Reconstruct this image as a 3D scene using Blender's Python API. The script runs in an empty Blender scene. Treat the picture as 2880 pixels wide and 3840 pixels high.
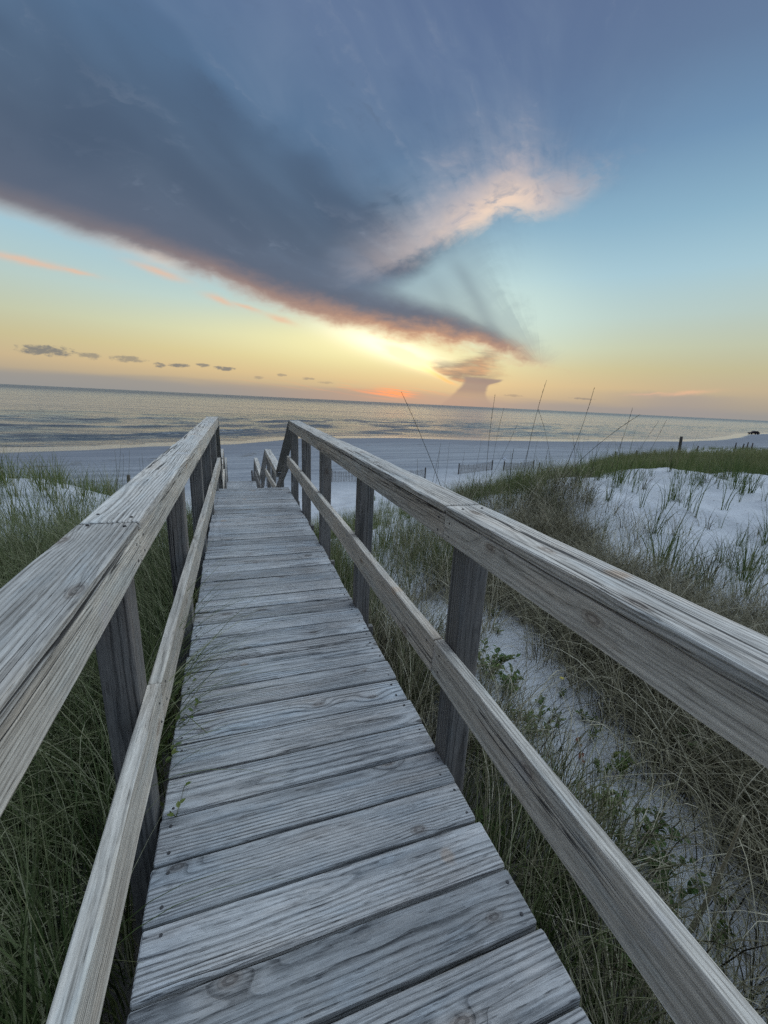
import bpy, math, random
import numpy as np
from mathutils import Matrix, Vector
rng = np.random.default_rng(7)
random.seed(7)
SC = bpy.context.scene
COL = SC.collection
PI = math.pi

# ------------------------------------------------------------------ helpers
def lin(r, g, b):
    f = lambda c: (c / 255 / 12.92) if c / 255 <= 0.04045 else ((c / 255 + 0.055) / 1.055) ** 2.4
    return (f(r), f(g), f(b), 1.0)

def tag(o, label=None, cat=None, group=None, kind=None):
    if label: o['label'] = label
    if cat: o['category'] = cat
    if group: o['group'] = group
    if kind: o['kind'] = kind
    return o

def empty(name, loc=(0, 0, 0), rz=0.0, parent=None):
    o = bpy.data.objects.new(name, None)
    COL.objects.link(o)
    o.location = loc
    o.rotation_euler = (0, 0, rz)
    o.empty_display_size = 0.1
    if parent: o.parent = parent
    return o

def copy_tree(o, parent=None):
    c = o.copy()
    COL.objects.link(c)
    c.parent = parent
    for ch in list(o.children):
        copy_tree(ch, c)
    return c

class MB:
    """collects pieces of geometry and links them as ONE mesh object"""
    def __init__(s):
        s.v = []; s.f = []; s.n = 0; s.at = {}; s.ns = []
    def add(s, v, f, **at):
        v = np.asarray(v, float).reshape(-1, 3)
        s.v.append(v)
        s.f.extend([[i + s.n for i in q] for q in f])
        for k, d in at.items():
            s.at.setdefault(k, []).append((s.n, np.asarray(d, float)))
        s.n += len(v)
    def box(s, c, size, **kw):
        c = np.array(c, float); h = np.array(size, float) / 2
        v = [c + h * np.array([x, y, z]) for x in (-1, 1) for y in (-1, 1) for z in (-1, 1)]
        s.add(v, [(0, 1, 3, 2), (4, 6, 7, 5), (0, 4, 5, 1), (2, 3, 7, 6), (0, 2, 6, 4), (1, 5, 7, 3)], **kw)
    def tube(s, pts, rad, n=6, **kw):
        pts = np.asarray(pts, float); m = len(pts)
        rad = np.broadcast_to(np.asarray(rad, float), (m,))
        vs = []
        for i in range(m):
            d = pts[min(i + 1, m - 1)] - pts[max(i - 1, 0)]
            d = d / (np.linalg.norm(d) + 1e-9)
            a = np.cross(d, [0.31, 0.95, 0.02]); a /= np.linalg.norm(a) + 1e-9
            b = np.cross(d, a)
            for k in range(n):
                t = 2 * PI * k / n
                vs.append(pts[i] + rad[i] * (a * math.cos(t) + b * math.sin(t)))
        f = [(i * n + k, i * n + (k + 1) % n, (i + 1) * n + (k + 1) % n, (i + 1) * n + k) for i in range(m - 1) for k in range(n)]
        f += [tuple(range(n))[::-1], tuple((m - 1) * n + k for k in range(n))]
        s.add(vs, f, **kw)
    def build(s, name, mat, parent=None, smooth=False, loc=None):
        v = np.concatenate(s.v)
        if loc is not None: v = v - np.array(loc)
        me = bpy.data.meshes.new(name)
        me.from_pydata(v.tolist(), [], s.f)
        for k, parts in s.at.items():
            dim = 3 if parts[0][1].ndim == 2 else 1
            arr = np.zeros((len(v), dim))
            for st, d in parts:
                arr[st:st + len(d)] = d.reshape(len(d), dim)
            a = me.attributes.new(k, 'FLOAT_VECTOR' if dim == 3 else 'FLOAT', 'POINT')
            a.data.foreach_set('vector' if dim == 3 else 'value', arr.astype(np.float32).ravel())
        if smooth:
            me.polygons.foreach_set('use_smooth', np.ones(len(me.polygons), bool))
        me.materials.append(mat)
        o = bpy.data.objects.new(name, me)
        COL.objects.link(o)
        if loc is not None: o.location = loc
        if parent: o.parent = parent
        return o

def grid_mesh(name, V, quads, mat, attrs=None, smooth=True):
    me = bpy.data.meshes.new(name)
    n, m = len(V), len(quads)
    me.vertices.add(n)
    me.vertices.foreach_set('co', V.astype(np.float32).ravel())
    me.loops.add(m * 4)
    me.loops.foreach_set('vertex_index', quads.astype(np.int32).ravel())
    me.polygons.add(m)
    me.polygons.foreach_set('loop_start', np.arange(0, m * 4, 4, dtype=np.int32))
    if smooth: me.polygons.foreach_set('use_smooth', np.ones(m, bool))
    for k, d in (attrs or {}).items():
        a = me.attributes.new(k, 'FLOAT', 'POINT')
        a.data.foreach_set('value', np.asarray(d, np.float32).ravel())
    me.update(calc_edges=True)
    me.materials.append(mat)
    o = bpy.data.objects.new(name, me)
    COL.objects.link(o)
    return o

# smooth value noise in numpy
_tab = rng.random((256, 256))
def vnoise(x, y):
    xi = np.floor(x).astype(int); yi = np.floor(y).astype(int)
    fx = x - xi; fy = y - yi
    fx = fx * fx * (3 - 2 * fx); fy = fy * fy * (3 - 2 * fy)
    g = lambda a, b: _tab[a % 256, b % 256]
    return (g(xi, yi) * (1 - fx) + g(xi + 1, yi) * fx) * (1 - fy) + (g(xi, yi + 1) * (1 - fx) + g(xi + 1, yi + 1) * fx) * fy - 0.5
def fbm(x, y, o=3):
    r = 0; a = 1.0
    for i in range(o):
        r = r + a * vnoise(x * 2 ** i + 17.3 * i, y * 2 ** i + 5.1 * i); a *= 0.5
    return r
def sstep(x, a, b):
    t = np.clip((x - a) / (b - a), 0, 1)
    return t * t * (3 - 2 * t)

# ------------------------------------------------------------------ shader expressions
class X:
    def __init__(s, t, k): s.t, s.k = t, k
    def _m(s, op, *o):
        n = s.t.nodes.new('ShaderNodeMath'); n.operation = op
        for i, a in enumerate((s,) + o):
            if isinstance(a, X): s.t.links.new(a.k, n.inputs[i])
            else: n.inputs[i].default_value = float(a)
        return X(s.t, n.outputs[0])
    def __add__(s, o): return s._m('ADD', o)
    __radd__ = __add__
    def __mul__(s, o): return s._m('MULTIPLY', o)
    __rmul__ = __mul__
    def __sub__(s, o): return s._m('SUBTRACT', o)
    def __rsub__(s, o): return (s * -1.0) + o
    def __truediv__(s, o): return s._m('DIVIDE', o)
    def f(s, op, *o): return s._m(op, *o)
    def exp(s): return s._m('EXPONENT')
    def gauss(s): return (s * s * -1.0).exp()
    def clamp(s):
        r = s._m('ADD', 0.0); r.k.node.use_clamp = True; return r

class G:
    def __init__(s, tree): s.t = tree; tree.nodes.clear()
    def put(s, sock, a):
        if isinstance(a, X): s.t.links.new(a.k, sock)
        elif isinstance(a, (int, float)): sock.default_value = float(a)
        else: sock.default_value = a
    def n(s, typ, **kw):
        n = s.t.nodes.new(typ)
        for k, v in kw.items(): setattr(n, k, v)
        return n
    def o(s, n, i=0): return X(s.t, n.outputs[i])
    def attr(s, name, out='Fac'):
        n = s.n('ShaderNodeAttribute'); n.attribute_name = name
        return s.o(n, out)
    def sep(s, v):
        n = s.n('ShaderNodeSeparateXYZ'); s.put(n.inputs[0], v)
        return s.o(n, 0), s.o(n, 1), s.o(n, 2)
    def vec(s, x, y, z=0.0):
        n = s.n('ShaderNodeCombineXYZ')
        for i, a in enumerate((x, y, z)): s.put(n.inputs[i], a)
        return s.o(n)
    def vmul(s, v, k):
        n = s.n('ShaderNodeVectorMath', operation='MULTIPLY'); s.put(n.inputs[0], v); n.inputs[1].default_value = k
        return s.o(n)
    def noise(s, v, scale=1.0, detail=2.0, rough=0.5, dist=0.0, dims='3D', out=0):
        n = s.n('ShaderNodeTexNoise', noise_dimensions=dims)
        s.put(n.inputs['Vector'], v)
        n.inputs['Scale'].default_value = scale; n.inputs['Detail'].default_value = detail
        n.inputs['Roughness'].default_value = rough; n.inputs['Distortion'].default_value = dist
        return s.o(n, out)
    def voro(s, v, scale=1.0, dims='2D', rand=1.0):
        n = s.n('ShaderNodeTexVoronoi', voronoi_dimensions=dims)
        s.put(n.inputs['Vector'], v); n.inputs['Scale'].default_value = scale
        n.inputs['Randomness'].default_value = rand
        return s.o(n, 'Distance'), s.o(n, 'Color')
    def sm(s, x, a, b, lo=0.0, hi=1.0, mode='SMOOTHSTEP'):
        n = s.n('ShaderNodeMapRange', interpolation_type=mode, clamp=True)
        if a > b: a, b, lo, hi = b, a, hi, lo
        for i, q in enumerate((x, a, b, lo, hi)): s.put(n.inputs[i], q)
        return s.o(n)
    def mix(s, f, a, b, mode='MIX'):
        n = s.n('ShaderNodeMix', data_type='RGBA', blend_type=mode)
        s.put(n.inputs[0], f); s.put(n.inputs[6], a); s.put(n.inputs[7], b)
        return s.o(n, 2)
    def ramp(s, x, stops, mode='LINEAR'):
        n = s.n('ShaderNodeValToRGB'); s.put(n.inputs[0], x)
        r = n.color_ramp; r.interpolation = mode
        while len(r.elements) < len(stops): r.elements.new(0.5)
        for e, (p, c) in zip(r.elements, stops): e.position = p; e.color = c
        return s.o(n)
    def curve(s, x, pts):
        xs = [p[0] for p in pts]; a, b = min(xs), max(xs)
        ys = [p[1] for p in pts]; c, d = min(ys), max(ys)
        m = s.sm(x, a, b, mode='LINEAR')
        n = s.n('ShaderNodeFloatCurve'); s.put(n.inputs['Value'], m)
        cu = n.mapping.curves[0]
        P = sorted([((p[0] - a) / (b - a), (p[1] - c) / (d - c)) for p in pts])
        while len(cu.points) < len(P): cu.points.new(0.5, 0.5)
        for q, p in zip(cu.points, P): q.location = p
        n.mapping.update()
        return s.o(n) * (d - c) + c
    def bump(s, h, dist=0.01, strength=1.0):
        n = s.n('ShaderNodeBump'); s.put(n.inputs['Height'], h)
        n.inputs['Distance'].default_value = dist; n.inputs['Strength'].default_value = strength
        return s.o(n)

def new_mat(name):
    m = bpy.data.materials.new(name); m.use_nodes = True
    return m, G(m.node_tree)
def finish(g, color, rough=0.8, normal=None, spec=0.3, **kw):
    p = g.n('ShaderNodeBsdfPrincipled'); out = g.n('ShaderNodeOutputMaterial')
    g.put(p.inputs['Base Color'], color); g.put(p.inputs['Roughness'], rough)
    p.inputs['Specular IOR Level'].default_value = spec
    for k, v in kw.items(): g.put(p.inputs[k.replace('_', ' ')], v)
    if normal is not None: g.put(p.inputs['Normal'], normal)
    g.t.links.new(p.outputs[0], out.inputs[0])
    return p

# ------------------------------------------------------------------ camera (solved from the vanishing points of the boardwalk)
R = np.array([[0.94397354, -0.04099662, 0.32746486], [-0.32671632, -0.25616204, 0.90974582], [0.04658756, -0.96576409, -0.25520446]])
EYE = np.array([0.0, 0.0, 1.286])
cam_d = bpy.data.cameras.new('camera'); cam = bpy.data.objects.new('camera', cam_d); COL.objects.link(cam)
M = Matrix(((R[0, 0], -R[0, 1], -R[0, 2], 0), (R[1, 0], -R[1, 1], -R[1, 2], 0), (R[2, 0], -R[2, 1], -R[2, 2], EYE[2]), (0, 0, 0, 1)))
cam.matrix_world = M
cam_d.sensor_fit = 'AUTO'; cam_d.sensor_width = 36.0; cam_d.lens = 14.602
cam_d.clip_start = 0.02; cam_d.clip_end = 60000
SC.camera = cam
FPX = 1557.58
def ray(px, py): return R @ np.array([px - 1440.0, py - 1920.0, FPX])
def at_z(px, py, z):
    d = ray(px, py); return EYE + d * (z - EYE[2]) / d[2]
def at_y(px, py, y):
    d = ray(px, py); return EYE + d * y / d[1]
def at_dist(px, py, r):
    d = ray(px, py); return EYE + d / np.linalg.norm(d[:2]) * r

SC.render.resolution_x = 768; SC.render.resolution_y = 1024
SC.view_settings.view_transform = 'Standard'; SC.view_settings.look = 'None'
SC.view_settings.gamma = 1.0
SC.view_settings.exposure = 0.0

SUN_AZ = math.radians(28.0); SUN_EL = math.radians(9.0)

# ------------------------------------------------------------------ sky
def build_world():
    w = bpy.data.worlds.new('World'); SC.world = w; w.use_nodes = True
    g = G(w.node_tree)
    tc = g.n('ShaderNodeTexCoord')
    d = g.o(tc, 'Generated')
    dx, dy, dz = g.sep(d)
    front = g.sm(dy, 0.12, 0.3)
    yy = dy.f('MAXIMUM', 0.1)
    U0 = dx / yy; V0 = dz / yy
    wv = g.vec(U0, V0, 0.0)
    wn = g.noise(g.vmul(wv, (3.0, 7.0, 1)), 1.0, 5.0, 0.6)
    wn2 = g.noise(g.vmul(wv, (9.0, 22.0, 1)), 1.0, 4.0, 0.6)
    warp = (wn - 0.5) * 0.05
    fine = (wn2 - 0.5)
    U = U0 + warp * 0.5; V = V0
    # clear sky: colour by height, warmer under the low sun
    zz = dz.f('MAXIMUM', 0.0)
    base = g.ramp(zz, [(0.0, lin(150, 148, 145)), (0.022, lin(176, 161, 140)), (0.05, lin(206, 182, 142)), (0.085, lin(207, 197, 150)),
                       (0.125, lin(204, 210, 178)), (0.18, lin(188, 210, 204)), (0.25, lin(166, 200, 213)), (0.33, lin(140, 178, 200)),
                       (0.43, lin(112, 146, 178)), (0.52, lin(100, 124, 156)), (0.62, lin(95, 112, 146)), (1.0, lin(95, 112, 146))])
    side = g.sm(U0, 0.35, 1.7)
    base = g.mix(side * 0.3 * g.sm(zz, 0.3, 0.1), base, lin(148, 152, 150))
    left = g.sm(U0, 0.0, -0.55) * g.sm(zz, 0.32, 0.1)
    base = g.mix(left * 0.25, base, lin(140, 146, 146))
    # pale light patch right of the cloud
    pal = (((U0 - 0.66) / 0.28).gauss() * ((V0 - 0.24) / 0.12).gauss())
    base = g.mix(pal * 0.6, base, lin(208, 232, 222))
    # glow of the sun behind the cloud edge
    g1 = ((U0 - 0.31) / 0.33).gauss() * ((V0 - 0.122) / 0.050).gauss()
    g2 = ((U0 - 0.355) / 0.14).gauss() * ((V0 - 0.127 + (U0 - 0.355) * 0.18) / 0.026).gauss()
    g0 = ((U0 - 0.38) / 0.75).gauss() * ((V0 - 0.065) / 0.058).gauss()
    base = g.mix(g0 * 0.38, base, lin(232, 202, 144))
    base = g.mix(g1 * 0.85, base, lin(253, 244, 182))
    base = g.mix((g2 * 1.15).clamp(), base, (1.25, 1.2, 0.86, 1))
    col = base
    # low bank of haze on the horizon, ragged top
    hb = g.noise(g.vec(U0 * 3.0, V0 * 30.0, 1.0), 1.0, 3.0, 0.6)
    bank = g.sm(V0 + (hb - 0.5) * 0.03, 0.034, 0.012)
    col = g.mix(bank * 0.8, col, g.mix(g.sm((U0 - 0.35).f('ABSOLUTE'), 0.5, 0.0), lin(150, 149, 147), lin(172, 152, 140)))
    # ---- grey veil over the upper left sky, fan-shaped streaks from the cloud's tip
    tx = (U0 * -1.0) + 0.80; ty = V0 - 0.115
    phi = ty.f('ARCTAN2', tx); rr = (tx * tx + ty * ty).f('SQRT')
    bw = g.noise(g.vmul(wv, (2.2, 2.6, 1)), 1.0, 3.0, 0.5) - 0.5
    st = g.noise(g.vec(phi * 3.2 + bw * 1.1, rr * 1.5 + bw, 3.0), 1.0, 3.0, 0.5, 0.4)
    det = g.noise(g.vec(U0 * 13.0 + bw * 3.0, V0 * 26.0 + bw * 4.0 - U0 * 4.0, 11.0), 1.0, 8.0, 0.62, 0.3) - 0.5
    st3 = g.noise(g.vec(phi * 15.0 + bw * 3.0 + det * 1.4, rr * 2.6 + bw, 17.0), 1.0, 5.0, 0.6, 0.2) - 0.5
    st2 = g.noise(g.vec(phi * 6.0 + bw * 2.2, rr * 3.0 + bw * 2.0, 7.0), 1.0, 4.0, 0.55, 0.5)
    E1 = g.curve(U0, [(-1.6, 0.60), (-0.9, 0.425), (-0.37, 0.284), (-0.256, 0.260), (-0.109, 0.231), (0.019, 0.198), (0.128, 0.170), (0.248, 0.152),
                      (0.38, 0.142), (0.524, 0.135), (0.643, 0.126), (0.769, 0.118), (1.0, 0.10)])
    D = V - E1 + warp * 0.22 + fine * 0.012 + (wn2 - 0.5) * 0.05 * g.sm(U0, 0.0, 0.5) * g.sm(V0, 0.5, 0.2) + det * g.sm(U0, -0.5, 0.35, 0.012, 0.055) * g.sm(V0, 0.6, 0.25)
    E2 = g.curve(V0, [(0.0, 0.95), (0.105, 0.92), (0.118, 0.83), (0.15, 0.765), (0.188, 0.71), (0.272, 0.60), (0.353, 0.50), (0.45, 0.49), (0.53, 0.60), (0.6, 0.72), (0.8, 0.85), (1.6, 0.9)])
    Xr = U0 - E2 + warp * 1.2 + fine * 0.05 + det * 0.16 + st3 * 0.10
    soft = g.sm(V0, 0.12, 0.6, 0.045, 0.42, 'LINEAR')
    rmask = g.sm(Xr / soft, 1.0, -1.0)
    cc = g.ramp(D, [(0.0, lin(200, 170, 152)), (0.010, lin(160, 144, 140)), (0.028, lin(112, 110, 120)), (0.06, lin(88, 98, 118)), (0.17, lin(82, 98, 120)),
                    (0.26, lin(84, 106, 132)), (0.36, lin(86, 114, 146)), (0.55, lin(92, 114, 150)), (0.8, lin(86, 106, 144)), (1.0, lin(80, 98, 136))])
    lightst = g.sm(st * 0.65 + st2 * 0.35, 0.42, 0.72)
    cc = g.mix(lightst * g.sm(D, 0.05, 0.16) * 0.6, cc, lin(122, 142, 168))
    cc = g.mix(g.sm(st3 + det * 0.5, 0.05, 0.32) * g.sm(D, 0.03, 0.12) * 0.42, cc, lin(138, 150, 170))
    cc = g.mix(g.sm(st3 + det * 0.5, -0.05, -0.32) * g.sm(D, 0.03, 0.1) * g.sm(D, 0.7, 0.3) * 0.40, cc, lin(70, 82, 102))
    darkst = g.sm(st, 0.48, 0.30)
    cc = g.mix(darkst * g.sm(D, 0.04, 0.1) * g.sm(D, 0.6, 0.25) * 0.55, cc, lin(66, 82, 106))
    # warm light on the underside, strongest towards the sun
    edge = g.sm(D, 0.075, 0.0)
    warmth = ((U0 - 0.42) / 0.42).gauss()
    cc = g.mix(edge * warmth * 0.72, cc, lin(240, 172, 122))
    pk = ((U0 + 0.122) / 0.035).gauss() + ((U0 + 0.17) / 0.05).gauss() * 0.6
    cc = g.mix((pk * g.sm(D, 0.028, 0.0)).clamp() * 0.85, cc, lin(250, 205, 170))
    pre = col
    a1 = g.sm(D, -0.008, 0.034) * rmask * front
    fade = g.sm(D, 0.35, 0.9, 0.97, 0.55)
    col = g.mix(a1 * fade, col, cc)
    # opening between the cloud base and the fan
    hb1 = g.curve(U0, [(0.1, 0.21), (0.215, 0.244), (0.307, 0.266), (0.403, 0.300), (0.501, 0.360), (0.7, 0.45)])
    hb0 = g.curve(U0, [(0.1, 0.245), (0.3, 0.235), (0.45, 0.222), (0.56, 0.205), (0.66, 0.180), (0.74, 0.15), (0.8, 0.13)])
    hole = g.sm(hb1 - V0 + warp * 0.5 + fine * 0.02, -0.012, 0.035) * g.sm(V0 - hb0 + warp * 0.6 + fine * 0.02, -0.02, 0.03) * g.sm(U0, 0.24, 0.42) * g.sm(Xr, 0.12, -0.04)
    col = g.mix(hole * 0.80, col, g.mix(0.38, pre, lin(138, 162, 176)))
    vir = (((U0 - 0.505) * 0.749 + (V0 - 0.34) * 0.663 + warp * 0.25) / 0.02).gauss() * g.sm(V0, 0.36, 0.30) * g.sm(V0, 0.14, 0.2)
    vir2 = (((U0 - 0.44) * 0.80 + (V0 - 0.31) * 0.6 + warp * 0.25) / 0.018).gauss() * g.sm(V0, 0.31, 0.27) * g.sm(V0, 0.17, 0.21)
    col = g.mix(vir * 0.34 + vir2 * 0.12, col, lin(104, 122, 138))
    # ---- pink fan lit from below
    E3 = g.curve(U0, [(0.0, 0.2), (0.215, 0.246), (0.307, 0.270), (0.403, 0.306), (0.501, 0.372), (0.569, 0.410), (0.638, 0.448), (0.753, 0.462), (0.814, 0.482), (0.902, 0.535), (1.2, 0.75)])
    pw = g.noise(g.vec(U0 * 9.0 + V0 * 6.0, V0 * 22.0 - U0 * 9.0, 2.0), 1.0, 6.0, 0.62, 0.6)
    D3 = V - E3 + (pw - 0.5) * 0.055 + det * 0.045
    top = g.curve(U0, [(0.0, 0.12), (0.3, 0.20), (0.45, 0.27), (0.62, 0.28), (0.75, 0.22), (0.85, 0.16), (0.93, 0.10), (1.2, 0.05)])
    body = g.sm(D3, -0.016, 0.040) * g.sm((D3 + fine * 0.05) / top, 1.05, 0.12) * g.sm(U0 + fine * 0.10, 0.16, 0.52) * g.sm(U0 + fine * 0.16 + (pw - 0.5) * 0.35 + det * 0.2, 1.02, 0.66) * g.sm(det + st3 * 0.5 + g.sm(D3, 0.14, 0.0) * 0.45, -0.30, 0.16, 0.15, 1.0)
    hot = g.sm(pw + ((U0 - 0.63) / 0.12).gauss() * 0.3, 0.45, 0.82) * g.sm(D3, 0.12, 0.0) * ((U0 - 0.62) / 0.2).gauss()
    pc = g.mix(g.sm(D3, 0.0, 0.2), lin(208, 192, 188), lin(152, 158, 174))
    pc = g.mix((hot * 1.3).clamp(), pc, lin(255, 222, 194))
    dk = g.sm(pw, 0.46, 0.34) * g.sm(D3, 0.10, 0.02)
    pc = g.mix(dk * 0.5, pc, lin(150, 152, 164))
    pc = g.mix(g.sm(det, 0.02, 0.25) * 0.4, pc, lin(236, 212, 200))
    pc = g.mix(g.sm(det, -0.02, -0.25) * 0.45, pc, lin(138, 146, 164))
    col = g.mix(body * 0.80 * front, col, pc)
    # ---- small thunderhead at the cloud's foot with its bright rim
    n3 = g.noise(g.vec(U0 * 16.0, V0 * 40.0, 5.0), 1.0, 5.0, 0.6) - 0.5
    arc = g.curve(U0, [(0.30, 0.140), (0.36, 0.122), (0.42, 0.100), (0.47, 0.080), (0.51, 0.064), (0.55, 0.052)])
    dl = (V0 - arc + n3 * 0.012)
    rim = ((dl + 0.002) / g.sm(U0, 0.36, 0.53, 0.010, 0.0028, 'LINEAR')).gauss() * g.sm(U0 + n3 * 0.06, 0.34, 0.42) * g.sm(U0 + n3 * 0.05, 0.56, 0.50)
    n4 = g.noise(g.vec(U0 * 7.0, V0 * 60.0, 8.0), 1.0, 4.0, 0.6) - 0.5
    th = g.sm(dl + n4 * 0.02, 0.003, 0.012) * g.sm(V0 + n4 * 0.05 + n3 * 0.02 - g.sm(U0, 0.50, 0.66, 0.0, 0.045), 0.116, 0.084) * g.sm(U0 + n3 * 0.16, 0.40, 0.48) * g.sm(U0 + n3 * 0.12, 0.70, 0.60) * g.sm(n4 + n3 * 0.6, -0.30, 0.02, 0.45, 1.0)
    col = g.mix(th * 0.85, col, g.mix(g.sm(n4, -0.15, 0.2), lin(112, 104, 108), lin(206, 156, 122)))
    cl = g.curve(V0, [(0.0, 0.50), (0.03, 0.535), (0.05, 0.555), (0.068, 0.56), (0.08, 0.55)])
    cr = g.curve(V0, [(0.0, 0.69), (0.03, 0.635), (0.05, 0.635), (0.068, 0.672), (0.08, 0.69)])
    colm = g.sm(U0 - cl + n3 * 0.02, -0.006, 0.01) * g.sm(cr - U0 + n3 * 0.02, -0.006, 0.008) * g.sm(V0 + n3 * 0.006, 0.076, 0.070)
    col = g.mix(colm * g.sm(V0, 0.012, 0.045, 0.30, 0.88), col, lin(136, 128, 130))
    col = g.mix((rim * 1.05).clamp(), col, g.mix(g.sm(U0, 0.40, 0.53), (1.3, 1.05, 0.50, 1), (1.1, 0.55, 0.20, 1)))
    patch_ = ((U0 - 0.400 + n3 * 0.05) / 0.055).gauss() * ((V0 - 0.112 + (U0 - 0.395) * 0.3 + n3 * 0.02) / 0.014).gauss()
    col = g.mix((patch_ * 1.7).clamp(), col, (1.7, 1.30, 0.62, 1))
    # red streaks low at the horizon
    rs = g.noise(g.vec(U0 * 9.0, V0 * 190.0 + U0 * 18.0, 4.0), 1.0, 3.0, 0.55)
    red = ((U0 - 0.365) / 0.055).gauss() * ((V0 - 0.024) / 0.011).gauss() * g.sm(rs, 0.36, 0.6)
    red2 = ((U0 - 0.3) / 0.2).gauss() * ((V0 - 0.03) / 0.012).gauss() * g.sm(rs, 0.5, 0.66)
    col = g.mix((red * 1.2 + red2 * 0.35).clamp(), col, (1.05, 0.36, 0.16, 1))
    # dark scraps of cloud over the left horizon
    n5 = g.noise(g.vec(U0 * 60.0, V0 * 130.0, 9.0), 1.0, 5.0, 0.65) - 0.5
    sc = None
    for (u, v, a, b, k) in [(-0.335, 0.0645, 0.042, 0.0085, 1), (-0.262, 0.0605, 0.020, 0.0055, 0.7), (-0.20, 0.0595, 0.028, 0.0055, 0.7), (-0.142, 0.052, 0.010, 0.0045, 0.9), (-0.108, 0.054, 0.018, 0.004, 1), (-0.06, 0.0575, 0.012, 0.0035, 0.9),
                            (-0.018, 0.0535, 0.019, 0.0042, 1), (0.10, 0.048, 0.01, 0.003, 0.6), (0.16, 0.044, 0.014, 0.003, 0.6), (0.05, 0.040, 0.012, 0.003, 0.5), (0.72, 0.034, 0.03, 0.003, 0.5), (0.96, 0.037, 0.04, 0.0025, 0.7), (0.20, 0.038, 0.02, 0.003, 0.4)]:
        e = (((U0 - u) / a) * ((U0 - u) / a) + ((V0 - v) / b) * ((V0 - v) / b))
        e = g.sm(e - n5 * 5.5 - n4 * 1.0, 1.6, 0.0) * k
        sc = e if sc is None else sc.f('MAXIMUM', e)
    col = g.mix(sc * 0.85 * front, col, lin(116, 118, 120))
    # warm wisps
    wi = None
    for (u, v, a, b, sl) in [(-0.34, 0.214, 0.075, 0.006, -0.1), (-0.27, 0.207, 0.03, 0.004, -0.1), (-0.13, 0.226, 0.045, 0.007, -0.2), (-0.02, 0.187, 0.028, 0.007, -0.25), (0.03, 0.180, 0.03, 0.005, -0.2), (0.10, 0.164, 0.03, 0.006, -0.2), (1.36, 0.072, 0.12, 0.006, 0.1), (1.22, 0.063, 0.08, 0.003, 0.08)]:
        e = ((U0 - u) / a).gauss() * ((V0 - v - (U0 - u) * sl + n4 * 0.008 + det * 0.014) / b).gauss()
        wi = e if wi is None else wi.f('MAXIMUM', e)
    col = g.mix(wi * 0.65 * front, col, lin(238, 186, 152))
    bankr = g.sm(V0 + n3 * 0.02 - U0 * 0.02, 0.052, 0.03) * ((U0 - 1.35) / 0.28).gauss()
    col = g.mix(bankr * 0.55, col, lin(156, 150, 150))
    # away from the sunset: dimmed dusk blue; unseen sky overhead brightened to light the foreground
    rear = g.ramp(zz, [(0.0, lin(72, 76, 92)), (0.3, lin(56, 66, 90)), (1.0, lin(70, 90, 130))])
    lobe = g.sm(dx + dy * 0.05, 0.72, 0.98)  # unseen bright patch added at right to light the left rail's inner faces
    rear = g.mix(lobe, rear, (0.80, 0.80, 0.78, 1))
    col = g.mix(front, rear, col)
    dim = g.sm(dx, -0.42, -0.75)  # unseen left sky darkened to keep the right rail's faces dim
    col = g.mix(dim * 0.6, col, lin(44, 52, 70))
    zen = g.sm(dz * 0.93 + dx * 0.30 - dy * 0.12, 0.67, 0.93)  # added overhead brightening out of view, tilted right, lights deck and rails
    col = g.mix(zen, col, (1.42, 1.80, 2.24, 1))
    sky = g.n('ShaderNodeTexSky', sky_type='NISHITA'); sky.sun_disc = False
    sky.sun_elevation = math.radians(3.0); sky.sun_rotation = SUN_AZ
    bg = g.n('ShaderNodeBackground'); g.put(bg.inputs[0], col); bg.inputs[1].default_value = 1.0
    bg2 = g.n('ShaderNodeBackground'); g.t.links.new(sky.outputs[0], bg2.inputs[0]); bg2.inputs[1].default_value = 0.003
    ad = g.n('ShaderNodeAddShader'); out = g.n('ShaderNodeOutputWorld')
    g.t.links.new(bg.outputs[0], ad.inputs[0]); g.t.links.new(bg2.outputs[0], ad.inputs[1])
    g.t.links.new(ad.outputs[0], out.inputs[0])
    w.cycles.sampling_method = 'MANUAL'; w.cycles.sample_map_resolution = 1024
build_world()

sun_d = bpy.data.lights.new('sun', 'SUN'); sun = bpy.data.objects.new('sun', sun_d); COL.objects.link(sun)
sun_d.energy = 0.5; sun_d.angle = math.radians(150); sun_d.color = (1.0, 0.86, 0.70)
sv = Vector((math.sin(SUN_AZ) * math.cos(SUN_EL), math.cos(SUN_AZ) * math.cos(SUN_EL), math.sin(SUN_EL)))
sun.rotation_euler = sv.to_track_quat('Z', 'Y').to_euler()

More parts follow.
